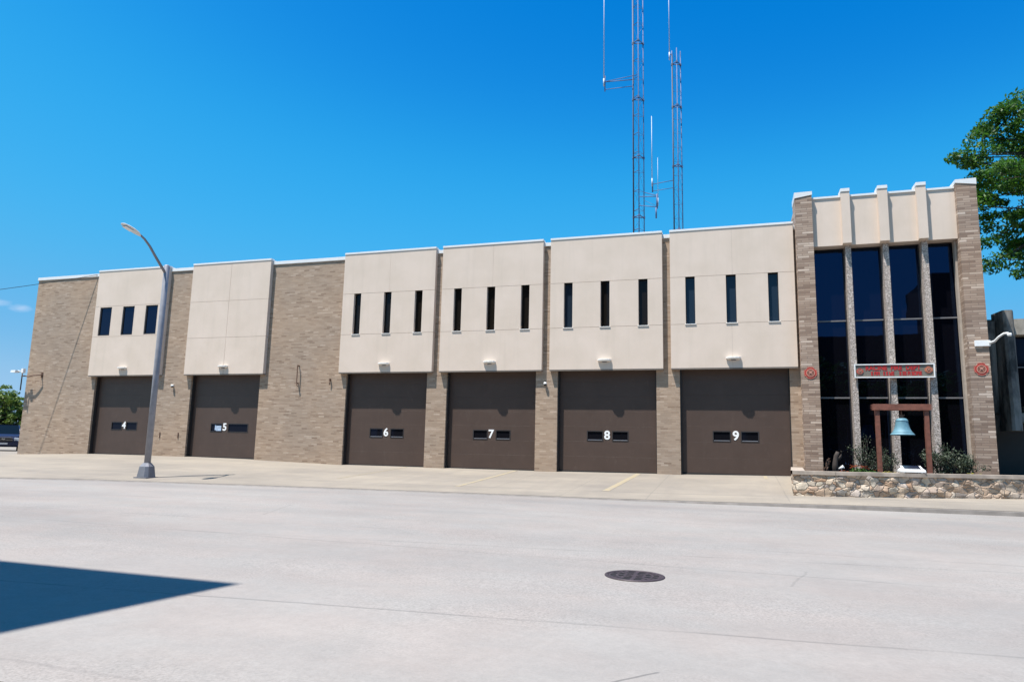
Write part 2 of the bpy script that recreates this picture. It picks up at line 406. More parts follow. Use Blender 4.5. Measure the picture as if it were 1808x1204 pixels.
def fr(a, b, n): return [a+(b-a)*i/n for i in range(n+1)]
XS = fr(-90, -36, 9)[:-1]+fr(-36, 12, 64)[:-1]+fr(12, 60, 8)
sheet('road', M['road'], XS, lambda x: fr(-23.35, kerbY(x)+.012, 14), lambda x, y: roadZ(y))
sheet('driveway', M['apron'], XS, lambda x: fr(kerbY(x)+.15, 1.2, 12), lambda x, y: apZ(x, y)+.004)
# kerb strip: low rounded lip
mbk = MB()
for x0, x1 in zip(XS, XS[1:]):
    def kp(x):
        k = kerbY(x); zr = roadZ(k); zt = apZ(x, k)
        return [(x, k-.02, zr-.05), (x, k, zr+.002), (x, k+.025, zt+.001), (x, k+.15, zt+.007), (x, k+.16, zt-.05)]
    a, b = kp(x0), kp(x1)
    for j in range(4): mbk.quad(a[j], b[j], b[j+1], a[j+1], smooth=True)
tag(mbk.build('kerb', M['kerb']), kind='structure')
# the pavement on the photographer's side
sheet('pavement', M['walk'], fr(-90, 60, 30), lambda x: fr(-32, -23.39, 6), lambda x, y: roadZ(y)+.012)
# ground to the horizon, just under everything
def gz(x, y):
    if y < -23.4: return roadZ(y)-.03
    k = kerbY(x)
    return (roadZ(y) if y < k else apZ(x, y))-.30
gx = [-900,-500,-300,-180,-120,-90]+fr(-75, 45, 40)+[60,90,150,300,600]
sheet('ground', M['ground'], gx, lambda x: [-500,-250,-120,-60,-40]+fr(-32, kerbY(x)-.05, 10)+fr(kerbY(x), 1.2, 5)+[3,10,25,60,150,400,900], gz)
# car park beside the station where the car stands
sheet('car_park', M['apron'], fr(-90, -35.6, 12), lambda x: fr(1.2, 22, 8), lambda x, y: baseZ(x)-.01)

# yellow parking lines on the driveway
def pline(name, x0, y0, x1, y1, w, label):
    mb = MB(); n = 12
    for i in range(n):
        a = i/n; b = (i+1)/n
        xa, ya, xb, yb = x0+(x1-x0)*a, y0+(y1-y0)*a, x0+(x1-x0)*b, y0+(y1-y0)*b
        mb.quad((xa-w/2, ya, apZ(xa-w/2, ya)+.009), (xa+w/2, ya, apZ(xa+w/2, ya)+.009), (xb+w/2, yb, apZ(xb+w/2, yb)+.009), (xb-w/2, yb, apZ(xb-w/2, yb)+.009))
    o = mb.build(name, M['yellow']); o['kind'] = 'structure'; o['label'] = label
pline('parking_line', -3.78, -5.75, -3.55, .1, .20, 'worn yellow painted line running to the foot of door 8')
pline('parking_line', -8.42, -6.1, -8.40, .05, .15, 'worn yellow painted line in front of door 7')
pline('parking_line', -13.2, -5.3, -13.2, .05, .07, 'faint yellow painted line in front of door 6')
pline('parking_line', .95, -1.0, .95, .05, .12, 'short worn yellow mark at the foot of door 9')

# manhole
def manhole():
    cx, cy = -1.225, -18.07; z = roadZ(cy)
    t = thing('manhole_cover', (cx, cy, z), 'round rusty iron grated manhole cover set in the pale road', 'manhole cover')
    R = .322
    mb = MB(); mb.lathe([(R+.045, .001), (R+.04, .010), (R, .010), (R, -.03)], (0,0,0), 40); mb.build('frame_ring', M['castiron'], t, True)
    mb = MB()
    # disc with slot openings in concentric rings: build ring by ring
    rings = [(0, .05, 0), (.05, .115, 4), (.115, .14, 0), (.14, .205, 8), (.205, .228, 0), (.228, .295, 12), (.295, R-.006, 0)]
    for a, b, k in rings:
        n = 72
        for i in range(n):
            t0, t1 = 2*PI*i/n, 2*PI*(i+1)/n
            if k:
                ph = ((i+.5)/n*k) % 1
                q = ((i+.5)/n*4+.5) % 1
                if .2 < ph < .86 and .06 < q < .94: continue
            pts = [(b*math.cos(t0), b*math.sin(t0), .008), (b*math.cos(t1), b*math.sin(t1), .008), (a*math.cos(t1), a*math.sin(t1), .008), (a*math.cos(t0), a*math.sin(t0), .008)]
            if a == 0: pts = pts[:3]
            mb.quad(*pts)
    mb.build('cover', M['castiron'], t, True)
    mb = MB(); mb.lathe([(.0001, .005), (R-.002, .005)], (0,0,0), 40); mb.build('pit', M['black'], t, True)
manhole()

# ------------------------------------------------------------------ fire station
PL = {4: -31.125, 5: -25.155, 6: -16.709, 7: -11.889, 8: -7.081, 9: -2.297}
PW = 4.485
DX = {k: (PL[k]+.30, PL[k]+PW-.28) for k in PL}
FS = thing('fire_station', (-16.5, .2, .8), 'tan brick fire station with six numbered brown garage doors and a glazed tower', 'building')
WT = 9.93
mb = MB()
mb.holes(-35.52, 2.30, .60, WT, .2, [(DX[k][0], DX[k][1], .60, 4.80) for k in PL], .25)
for x in (-35.52, ): mb.quad((x, 22, .6), (x, .2, .6), (x, .2, WT), (x, 22, WT))
mb.quad((2.30, .2, .6), (2.30, 22, .6), (2.30, 22, WT), (2.30, .2, WT)); mb.quad((2.30, 22, .6), (-35.52, 22, .6), (-35.52, 22, WT), (2.30, 22, WT))
mb.build('brick_wall', M['brick'], FS)
mb = MB(); mb.box(-35.50, 2.28, .5, 21.98, WT-.35, WT-.1); mb.build('roof', M['roof'], FS)
mb = MB()
mb.bbox(-35.56, 2.27, .155, .50, WT, 10.09, .012); mb.box(-35.56, -35.2, .51, 22.04, WT, 10.08); mb.box(-35.19, 2.27, 21.7, 22.04, WT, 10.08)
mb.build('coping', M['coping'], FS)

def txt(name, s, x, z, size, y, mat, parent, bold=.012, extr=.004, align='CENTER', sx=1.0):
    cu = bpy.data.curves.new('t', 'FONT'); cu.body = s; cu.size = size; cu.offset = bold*size; cu.extrude = extr; cu.align_x = align; cu.align_y = 'CENTER'; cu.resolution_u = 4
    o = bpy.data.objects.new('t', cu); COL.objects.link(o)
    dg = bpy.context.evaluated_depsgraph_get(); me = bpy.data.meshes.new_from_object(o.evaluated_get(dg))
    bpy.data.objects.remove(o)
    off = Vector((0,0,0)); q = parent
    while q is not None: off += q.location; q = q.parent
    me.transform(Matrix.Translation(Vector((x, y, z))-off) @ Matrix.Rotation(PI/2, 4, 'X') @ Matrix.Diagonal((sx,1,1,1)))
    me.materials.clear(); me.materials.append(mat)
    r = bpy.data.objects.new(name, me); COL.objects.link(r); r.parent = parent
    return r

ZT, ZB, ZW1, ZW0 = 10.11, 4.718, 8.29, 6.445
for k in PL:
    x0 = PL[k]; x1 = x0+PW
    # wall panel
    if k == 4: wins = [(-30.79,-30.03), (-29.31,-28.57), (-27.86,-27.11)]; w1, w0 = 8.24, 6.78
    elif k == 5: wins = []; w1, w0 = 8.27, 6.50
    else:
        wins = [(x0+.57, x0+.925), (x0+2.063, x0+2.425), (x0+3.56, x0+3.92)]; w1, w0 = ZW1, ZW0
    mb = MB(); g = .006; D = .165
    # three bands separated by 18 mm joints over a recessed backing
    J1, J0 = (8.29, 6.72) if k == 4 else (w1, w0)
    cuts = [x0, x1] if k != 5 else [x0, x0+PW*.505, x1]
    mb.mat(0)
    def slab(a, b, c, d, ops=[]):
        mb.holes(a, b, c, d, 0, ops, D)
        mb.quad((a,0,d),(b,0,d),(b,.2,d),(a,.2,d)); mb.quad((b,0,c),(a,0,c),(a,.2,c),(b,.2,c))
        mb.quad((a,.2,c),(a,0,c),(a,0,d),(a,.2,d)); mb.quad((b,0,c),(b,.2,c),(b,.2,d),(b,0,d))
    for a, b in zip(cuts, cuts[1:]):
        aa = a+(0 if a == x0 else g); bb = b-(0 if b == x1 else g)
        if k in (6, 7, 9):
            c_ = (aa+bb)/2+.06; slab(aa, c_-.0025, J1+g, ZT); slab(c_+.0025, bb, J1+g, ZT)
        else: slab(aa, bb, J1+g, ZT)
        if k == 9:
            c_ = (aa+bb)/2; slab(aa, c_-.0025, ZB+.045, J0-g); slab(c_+.0025, bb, ZB+.045, J0-g)
        else: slab(aa, bb, ZB+.045, J0-g)
        if k == 5: slab(aa, bb, J0+g, J1-g)
        elif k == 4: slab(aa, bb, J0+g, J1-g, [(p, q, w0, w1) for p, q in wins])
        else: slab(aa, bb, J0+g, J1-g, [(p, q, J0+g, J1-g) for p, q in wins])
    mb.mat(1)
    ops = [(p-.002, q+.002, (w0 if k == 4 else J0+g)-.002, (w1 if k == 4 else J1-g)+.002) for p, q in wins]
    mb.holes(x0+.01, x1-.01, ZB+.06, ZT-.02, .014, ops, .14)
    mb.mat(2); mb.box(x0+.004, x1-.004, .006, .196, ZB, ZB+.044)
    pan = mb.build('wall_panel', [M['stucco'], M['groove'], M['soffit']], FS)
    mb = MB(); mb.bbox(x0-.012, x1+.012, -.02, .24, ZT+.002, 10.20, .008); mb.box(x0, x1, .245, .45, ZT-.15, 10.17); mb.build('coping', M['coping'], FS)
    for p, q in wins:
        if k == 4:
            mb = MB(); f = .055
            mb.box(p, p+f, .035, .10, w0, w1); mb.box(q-f, q, .035, .10, w0, w1); mb.box(p+f, q-f, .035, .10, w1-f, w1); mb.box(p+f, q-f, .035, .10, w0, w0+f)
            fr_ = mb.build('window', M['darkmetal'], FS); fr_['label'] = 'wide dark framed window above door 4'
            mb = MB(); mb.box(p+f, q-f, .07, .075, w0+f, w1-f); mb.build('pane', M['glass'], fr_)
        else:
            mb = MB(); f = .022; a, b = J0+g, J1-g
            mb.box(p, p+f, .13, .158, a, b); mb.box(q-f, q, .13, .158, a, b); mb.box(p+f, q-f, .13, .158, b-f, b); mb.box(p+f, q-f, .13, .158, a, a+f)
            fr_ = mb.build('window', M['darkmetal'], FS)
            mb = MB(); mb.box(p+f, q-f, .145, .150, a+f, b-f); mb.build('pane', M['slitblue'] if k == 9 or (k == 8 and p < x0+1) else M['slit'], fr_)
            mb = MB(); mb.bbox(p-.03, q+.03, -.03, .10, a-.028, a-.002, .004); mb.build('sill', M['white'], fr_)
    # garage door
    a, b = DX[k]; zb = .6
    mb = MB(); base = baseZ((a+b)/2)+.02; sec = .585
    wz0, wz1 = base+1.22, base+1.55
    c = (a+b)/2
    dw = [(c-.76, c-.18), (c+.24, c+.81)] if k != 5 else [(c-.77, c-.18), (c+.22, c+1.27)]
    if k == 4: dw = [(c-.83, c-.22), (c+.10, c+.72)]; 
    mb.mat(0)
    zz = base-.25
    edges = [base-.3]+[base+sec*i for i in range(1, 8)]
    for z0, z1 in zip(edges, edges[1:]):
        z1 = min(z1, 4.79)
        ops = [(p, q, wz0, wz1) for p, q in dw] if z0 < wz0 < z1 else []
        mb.holes(a, b, z0+.003, z1-.003, .45, ops, .04)
        mb.quad((a,.45,z1-.003),(b,.45,z1-.003),(b,.453,z1),(a,.453,z1)); mb.quad((a,.453,z0),(b,.453,z0),(b,.45,z0+.003),(a,.45,z0+.003))
    gd = mb.build('garage_door', M['door'], FS); gd['label'] = 'brown sectional garage door marked %d' % k
    mb = MB(); mb.box(a, b, .463, .48, base-.3, 4.79) if not dw else None
    # seal strips and tracks at the left jamb
    mb = MB(); mb.box(a+.001, a+.055, .30, .448, base-.3, 4.78); mb.build('door_track', M['darkmetal'], FS)
    mb = MB(); mb.box(b-.04, b-.001, .39, .448, base-.3, 4.78); mb.build('door_track', M['darkmetal'], FS)
    mb = MB(); mb.box(a+.06, b-.05, .425, .448, base-.035, base+.02); mb.build('bottom_seal', M['tyre'], gd)
    for wi, (p, q) in enumerate(dw):
        f = .035; mb = MB()
        mb.box(p-f, p, .440, .458, wz0-f, wz1+f); mb.box(q, q+f, .440, .458, wz0-f, wz1+f); mb.box(p, q, .440, .458, wz1, wz1+f); mb.box(p, q, .440, .458, wz0-f, wz0)
        wf = mb.build('door_window', M['darkmetal'], gd)
        mb = MB(); mb.box(p, q, .47, .475, wz0, wz1); mb.build('pane', M['glass2'], wf) if False else mb.build('pane', M['glass2'], gd)
        if k >= 6:
            mb = MB(); mb.box(p+.01, q-.01, .452, .462, wz0+.003, wz0+.022); mb.build('glazing_strip', M['galv'], gd)
        if k == 5 and wi == 0:
            mb = MB(); mb.box(p+.27, q-.03, .462, .466, wz0+.02, wz1-.07); mb.box(p+.20, p+.26, .462, .464, wz0+.05, wz1-.03)
            mb.build('paper_notice', plain('pale_blue_paper', (.42,.52,.66), .6, .25, 12), gd)
    nx = {4: c-.06+.07, 5: c, 6: c-.005, 7: c+.0, 8: c+0.01, 9: c+.03}[k]
    if k == 4: nx = c-.065+.0
    nm = txt('number', str(k), nx, (wz0+wz1)/2+.02, .47, .444, M['number'], gd, bold=.027)

# wall lights over the doors
def wall_light():
    t = thing('wall_light', (0,0,0), '', 'wall light', 'white wall lights over the garage doors')
    mb = MB()
    n = 12; top = []; 
    # flat-topped wedge: plan is a rounded trapezoid, sides taper down and back to the wall
    plan = [(-.26,0),(-.27,-.06),(-.20,-.15),(-.08,-.19),(.08,-.19),(.20,-.15),(.27,-.06),(.26,0)]
    low = [(x*.8, y*.7) for x, y in plan]
    N = len(plan)
    for i in range(N-1):
        (xa, ya), (xb, yb) = plan[i], plan[i+1]; (la, ma), (lb, mb_) = low[i], low[i+1]
        mb.quad((xa,ya,.04),(xb,yb,.04),(xb,yb,.005),(xa,ya,.005)); mb.quad((xa,ya,.005),(xb,yb,.005),(lb,mb_,-.035),(la,ma,-.035))
    mb.quad(*[(x, y, .04) for x, y in reversed(plan)]); mb.quad(*[(x, y, -.035) for x, y in low])
    mb.build('lamp_housing', M['white'], t, True)
    mb = MB(); mb.quad(*[(x*.9, y*.9-.002, -.0355) for x, y in low]); mb.build('lens', M['lens'], t, True)
    mb = MB(); mb.bbox(-.09, .09, -.02, -.001, -.07, -.036, .005); mb.build('mounting_plate', M['polegrey'], t, True)
    return t
wl = wall_light()
WLX = {4: -28.92, 5: -22.9, 6: -14.48, 7: -9.63, 8: -4.85, 9: -.03}
for k, x in WLX.items():
    o = wl if k == 4 else copy_tree(wl)
    o.location = (x, 0, 5.10); o['label'] = 'white wall light on the panel above door %d' % k

# ---- glazed tower at the right end (parts of the station)
def pier(x0, x1, capz):
    mb = MB(); zl, zr = capz
    # brick shaft with sloping top under the cap
    mb.v += []
    b = len(mb.v); yF, yB = -.30, .75
    mb.prism([(x0,.5),(x1,.5),(x1,zr),(x0,zl)], 1, yF, yB)
    p = mb.build('brick_pier', M['brick_pier'], FS)
    mb = MB(); mb.prism([(x0-.015,zl-.005),(x1+.015,zr-.005),(x1+.015,11.20),(x0-.015,11.19)], 1, yF-.02, yB+.02)
    mb.build('pier_cap', M['coping'], p)
pier(2.27, 2.85, (10.98, 11.07)); pier(7.47, 8.08, (11.08, 10.98))
mb = MB(); mb.box(2.305, 2.34, -.05, .199, .6, 10.9); mb.build('pier_return', M['brick'], FS)
mb = MB()
mb.holes(2.852, 7.468, 9.14, 10.93, -.12, [], .1); mb.quad((2.852,-.12,9.14),(7.468,-.12,9.14),(7.468,.6,9.14),(2.852,.6,9.14)); mb.quad((2.852,-.12,10.93),(2.852,.6,10.93),(7.468,.6,10.93),(7.468,-.12,10.93))
mb.build('fascia_panel', M['stucco'], FS)
mb = MB()
for a, b in ((2.86, 3.83), (4.12, 5.04), (5.34, 6.26), (6.55, 7.46)): mb.bbox(a, b, -.155, .25, 10.932, 11.01, .006)
mb.build('coping', M['coping'], FS)
for (a, b), (m0, m1) in (((3.83, 4.115), (3.925, 4.11)), ((5.035, 5.34), (5.14, 5.33)), ((6.255, 6.55), (6.365, 6.555))):
    mb = MB(); mb.prism([(-.121,9.15),(-.30,9.17),(-.30,11.08),(-.121,11.08)], 0, a, b)
    f = mb.build('fin', M['stucco'], FS)
    mb = MB(); mb.bbox(a-.012, b+.012, -.32, .26, 11.085, 11.21, .008); mb.build('fin_cap', M['coping'], f)
    mb = MB(); mb.box(m0, m1, -.05, .40, .9, 9.136); mb.build('mullion', M['aggregate'], FS)
# glass columns
cols = [(2.853, 3.922), (4.113, 5.137), (5.333, 6.362), (6.558, 7.467)]
for a, b in cols:
    fm = MB(); f = .035
    fm.box(a, a+f, .34, .42, .95, 9.136); fm.box(b-f, b, .34, .42, .95, 9.136); fm.box(a+f, b-f, .34, .42, 9.136-f, 9.136)
    wf = fm.build('window', M['darkmetal'], FS)
    for z in (6.42, 3.64):
        mb = MB(); mb.box(a+f, b-f, .325, .42, z, z+.05); mb.build('transom', M['greyframe'], wf)
    zz = [.95, 3.64, 6.42, 9.10]
    for (z0, z1) in zip(zz, zz[1:]):
        mb = MB(); tl = random.uniform(-.004, .004); z0 += .05
        mb.quad((a+f,.385+tl,z0), (b-f,.385-tl,z0), (b-f,.385-tl,z1), (a+f,.385+tl,z1)); mb.build('pane', M['glass'], wf)
mb = MB(); mb.box(2.31, 8.04, .76, 10, .6, 10.9); mb.box(2.86, 7.46, .46, .755, .6, 10.9); mb.build('tower_body', M['brick_pier'], FS)
mb = MB(); mb.box(7.40, 7.464, .10, .335, .9, 9.13); mb.build('jamb_trim', M['groove'], FS)

# emblems on the piers
def emblem(name, cx, cz, y, R, mats, label=None, parent=None, cat=None, group=None):
    if parent is None:
        t = thing(name, (cx, y, cz), label, cat, group); par = t; ox = (0,0)
    else:
        t = None; par = parent
    cross = []
    for k in range(4):
        base = k*PI/2
        for da, r in ((-.62,.78),(-.50,.96),(-.2,.93),(.2,.93),(.50,.96),(.62,.78)):
            cross.append((base+da, r*R))
    def ring(rr0, rr1, y0, y1, mat, nm, n=32):
        mb = MB()
        for i in range(n):
            a, b = 2*PI*i/n, 2*PI*(i+1)/n
            P = lambda r, t_, yy: (r*math.cos(t_), yy, r*math.sin(t_))
            mb.quad(P(rr0,a,y0),P(rr1,a,y0),P(rr1,b,y0),P(rr0,b,y0)); mb.quad(P(rr1,a,y0),P(rr1,a,y1),P(rr1,b,y1),P(rr1,b,y0)); mb.quad(P(rr0,a,y1),P(rr0,a,y0),P(rr0,b,y0),P(rr0,b,y1))
        return mb.build(nm, mat, par, True)
    mb = MB(); mb.prism([(r*math.cos(a), r*math.sin(a)) for a, r in cross], 1, -.012, 0.0); objs = [mb.build('cross_plate', mats[0], par, True)]
    objs.append(ring(.50*R, .60*R, -.024, -.0125, mats[1], 'ring'))
    objs.append(ring(.84*R, .88*R, -.016, -.0125, mats[1], 'rim'))
    mb = MB(); mb.prism([(.47*R*math.cos(2*PI*i/20), .47*R*math.sin(2*PI*i/20)) for i in range(20)], 1, -.020, -.0125); objs.append(mb.build('centre_disc', mats[2], par, True))
    mb = MB()
    for k in range(2):
        a = PI/4+k*PI/2; dx, dz = math.cos(a), math.sin(a); px, pz = -dz*.05*R, dx*.05*R; L = .4*R; yy = -.0205-.003*(k+1)
        mb.quad((-dx*L-px, yy, -dz*L-pz), (-dx*L+px, yy, -dz*L+pz), (dx*L+px, yy, dz*L+pz), (dx*L-px, yy, dz*L-pz))
    mb.box(-.16*R, .16*R, -.034, -.021, -.05*R, .22*R)
    objs.append(mb.build('crossed_tools', mats[1], par, True))
    if parent is not None:
        for o in objs: o.location = (cx-parent.location.x, y-parent.location.y, cz-parent.location.z)
    return t
EM = [M['redpaint'], M['redlight'], plain('emblem_centre', (.20,.08,.05), .6)]
emblem('fire_emblem', 2.565, 4.50, -.301, .235, EM, 'round red fire service emblem on the brick pier left of the tall windows', None, 'emblem', 'red emblems on the brick piers')
emblem('fire_emblem', 7.81, 4.57, -.301, .235, EM, 'round red fire service emblem on the brick pier right of the tall windows', None, 'emblem', 'red emblems on the brick piers')
# sign board
sg = thing('sign_board', (5.235, -.20, 4.56), 'long white framed sign with red lettering mounted across the tall windows', 'sign')
mb = MB(); mb.box(4.03, 6.44, -.185, -.12, 4.355, 4.765); mb.build('board', M['signboard'], sg)
mb = MB(); f = .035
mb.box(4.01, 6.46, -.215, -.12, 4.765, 4.80); mb.box(4.01, 6.46, -.215, -.12, 4.32, 4.355); mb.box(3.995, 4.03, -.213, -.118, 4.32, 4.80); mb.box(6.44, 6.475, -.213, -.118, 4.32, 4.80); mb.build('frame', M['white'], sg)
mb = MB()
for x in (4.02, 5.23, 6.45): mb.box(x-.02, x+.02, -.118, -.051, 4.45, 4.65)
mb.build('bracket', M['darkmetal'], sg)
txt('lettering', 'RACINE  FIRE  DEPT', 5.20, 4.655, .225, -.192, M['signred'], sg, bold=.03, sx=.86)
# second row: too blurred to read, small red characters in three words
mb = MB(); x = 4.52
for wl_ in (3, 4, 8):
    for i in range(wl_):
        w = .085; ht = .135; z0 = 4.40
        for sgm in random.sample([(0,.022,0,ht),(w-.025,w-.003,0,ht),(0.022,w-.025,ht-.026,ht),(0.022,w-.025,0,.026),(0.022,w-.025,ht/2-.013,ht/2+.013)], 4):
            mb.box(x+sgm[0], x+sgm[1], -.193, -.186, z0+sgm[2], z0+sgm[3])
        x += .093
    x += .10
mb.build('small_lettering', M['signred'], sg)
emblem('badge', 4.17, 4.545, -.188, .12, [M['redpaint'], M['redlight'], EM[2]], parent=sg)
emblem('badge', 6.29, 4.58, -.188, .13, [M['orange'], M['redlight'], EM[2]], parent=sg)

# arm light on the right pier
al = thing('arm_light', (7.87, -.30, 5.43), 'white bracket light with short curved arm bolted to the right brick pier', 'light')
mb = MB(); mb.bbox(7.66, 8.12, -.36, -.302, 5.33, 5.53, .008); mb.build('mounting_box', M['white'], al)
mb = MB(); mb.tube([(8.10,-.36,5.43),(8.18,-.55,5.46),(8.26,-.70,5.58),(8.36,-.86,5.66),(8.46,-.95,5.665)], [.045,.04,.035,.035,.03], 10); mb.build('arm', M['white'], al)
mb = MB(); mb.lathe([(.001,-.07),(.05,-.07),(.07,-.03),(.06,.03),(.001,.04)], (8.47,-.97,5.62), 14); mb.build('lamp_head', M['white'], al)

# small fixtures on the brick
def small(name, mb, mat, loc, label, cat, group=None):
    t = mb.build(name, mat); tag(t, label, cat, group); return t
mb = MB(); mb.box(-18.90, -18.86, .06, .085, 4.27, 5.14); mb.box(-18.90,-18.86,.085,.199,5.08,5.13); mb.box(-18.90,-18.86,.085,.199,4.28,4.33); mb.tube([(-18.88,.07,4.27),(-18.86,.07,4.20),(-18.80,.10,4.17)], .02, 6)
small('flag_bracket', mb, M['rust'], None, 'tall thin rusty metal bracket standing off the bare brick between doors 5 and 6', 'bracket')
mb = MB(); mb.box(-17.23, -17.18, .10, .199, 4.40, 4.50); mb.tube([(-17.205,.12,4.40),(-17.205,.14,4.22)], .02, 8)
small('wall_hook', mb, M['rust'], None, 'short rusty hook on the brick just left of door 6', 'hook')
for x, lb in ((-26.42, 'thin dark vertical anchor slot low on the brick, nearer the lamp post'), (-25.33, 'thin dark vertical anchor slot low on the brick, nearer door 5')):
    mb = MB(); mb.box(x-.02, x+.02, .17, .199, 1.74, 2.0); small('wall_anchor', mb, M['rust'], None, lb, 'anchor', 'dark anchors low on the brick between doors 4 and 5')
def dome_cam(x, z, label):
    t = thing('security_camera', (x, .2, z), label, 'camera', 'small cameras on the brick between doors')
    mb = MB(); mb.lathe([(.001,.06),(.05,.055),(.065,0),(.06,-.02)], (0,-.09,.03), 14); mb.box(-.03,.03,-.06,-.001,.02,.09); mb.build('housing', M['white'], t, True)
    mb = MB(); mb.lathe([(.055,0),(.045,-.045),(.001,-.065)], (0,-.09,.008), 14); mb.build('dome', M['carglass'], t, True)
dome_cam(-25.88, 4.20, 'small white camera on the brick strip between doors 4 and 5'); dome_cam(-7.27, 4.19, 'small white camera on the brick strip between doors 7 and 8')
# vertical panel stain slot: pull cord box by door 8 omitted

# light on an arm at the left corner of the station
cl = thing('corner_light', (-34.5, .2, 4.8), 'white floodlight and box on a wavy arm at the left corner of the station', 'light')
mb = MB(); mb.tube([(-34.45,.18,4.84),(-34.47,.02,4.82),(-34.75,-.06,4.80),(-35.0,-.1,4.74),(-35.3,-.12,4.77),(-35.48,-.12,4.76)], .03, 8); mb.box(-34.50,-34.40,.16,.199,4.70,4.98); mb.build('arm', M['rust'], cl)
mb = MB(); mb.tube([(-35.45,-.12,4.02),(-35.45,-.12,4.95)], .03, 8); mb.build('post', M['darkmetal'], cl)
mb = MB(); mb.bbox(-35.42,-35.26,-.24,-.10,4.92,5.15,.01); mb.build('box', M['white'], cl)
mb = MB(); mb.tube([(-35.5,-.13,5.0),(-35.7,-.2,5.04)], .03, 8); mb.prism([(-.36,4.94),(-.10,4.94),(-.12,5.06),(-.34,5.06)], 0, -36.0, -35.68); mb.build('lamp_head', M['whitedirty'], cl)

# ------------------------------------------------------------------ street lamp
sl = thing('street_lamp', (-19.2, -7.66, apZ(-19.2,-7.66)), 'grey street lamp post with curved arm standing near the kerb in front of door 4', 'street lamp')
z0 = apZ(-19.2,-7.66)
mb = MB()
def frust(mb, w0, w1, za, zb):
    a, b = w0/2, w1/2; ch0, ch1 = a*.38, b*.38
    lo = [(-a,-a+ch0),(-a+ch0,-a),(a-ch0,-a),(a,-a+ch0),(a,a-ch0),(a-ch0,a),(-a+ch0,a),(-a,a-ch0)]
    hi = [(-b,-b+ch1),(-b+ch1,-b),(b-ch1,-b),(b,-b+ch1),(b,b-ch1),(b-ch1,b),(-b+ch1,b),(-b,b-ch1)]
    for i in range(8):
        j = (i+1) % 8
        mb.quad((*lo[i],za),(*lo[j],za),(*hi[j],zb),(*hi[i],zb))
    mb.quad(*[(x,y,zb) for x,y in hi])
frust(mb, .50, .40, .03, .38); frust(mb, .401, .22, .38, .50); mb.box(-.27,.27,-.27,.27,-.05,.03)
mb.build('base', M['polegrey'], sl, True)
mb = MB(); ZP = 7.80-z0
mb.tube([(0,0,.45),(0,0,ZP*.5),(0,0,ZP-.03),(0,0,ZP)], [.105,.10,.095,.07], 16); mb.build('pole', M['galv'], sl, True)
mb = MB(); Y0 = -7.66
pts = [(0,-7.66,7.46),(0,-7.90,7.68),(0,-8.19,7.95),(0,-8.50,8.26),(0,-8.75,8.44),(0,-8.95,8.53),(0,-9.15,8.58)]
mb.tube([(0, y-Y0, z-z0) for _, y, z in pts], [.05,.048,.045,.042,.038,.034,.03], 10); mb.build('arm', M['polegrey'], sl, True)
mb = MB()
secs = [(-8.95,8.50,.05,.04),(-9.1,8.55,.13,.05),(-9.3,8.60,.16,.055),(-9.5,8.645,.155,.045),(-9.66,8.68,.11,.03),(-9.72,8.69,.04,.015)]
prev = None
for y, z, w, h in secs:
    r = [(w*math.cos(2*PI*i/12), y-Y0, z-z0+(h if math.sin(2*PI*i/12) > 0 else h*.7)*math.sin(2*PI*i/12)) for i in range(12)]
    if prev:
        for i in range(12): mb.quad(prev[i], r[i], r[(i+1)%12], prev[(i+1)%12], smooth=True)
    else: mb.quad(*r)
    prev = r
mb.quad(*prev); mb.build('lamp_head', M['whitedirty'], sl, True)
mb = MB(); mb.prism([(-9.62-Y0,8.62-z0),(-9.30-Y0,8.552-z0),(-9.30-Y0,8.54-z0),(-9.62-Y0,8.61-z0)], 0, -.09, .09); mb.build('lens', M['lens'], sl, True)

# ------------------------------------------------------------------ planter and bell
WP = [(1.50, 5.38), (2.6, 5.42), (4.4, 5.10), (7.4, 4.32), (12.5, 3.0), (20, 1.0)]
WP = [(x, -y) for x, y in WP]
pw = thing('stone_planter', (1.5, -5.38, .45), 'low planter wall of mixed tan and brown fieldstones in front of the tall windows', 'wall')
mb = MB(); side = [(1.86, .15)]
outer = [side[0]]+WP
def capz(x): return 1.085+.004*max(x-1.5, 0)
for (xa, ya), (xb, yb) in zip(outer, outer[1:]):
    n = max(1, int(math.hypot(xb-xa, yb-ya)/.06))
    for i in range(n):
        for j in range(12):
            def P(t, s_):
                x, y = xa+(xb-xa)*t, ya+(yb-ya)*t; z = .15+(capz(x)-.15)*s_
                d = .07*noise.noise(Vector((x*3.6, y*3.6, z*5)))
                L = math.hypot(xb-xa, yb-ya); nx, ny = (yb-ya)/L, -(xb-xa)/L
                if (xa, ya) == side[0]: nx, ny = -1, 0
                e = 0 if (s_ in (0,)) else 1
                return (x+nx*d*e, y+ny*d*e, z)
            mb.quad(P(i/n, j/12), P((i+1)/n, j/12), P((i+1)/n, (j+1)/12), P(i/n, (j+1)/12), smooth=True)
mb.build('stone_wall', M['stone'], pw)
mb = MB()
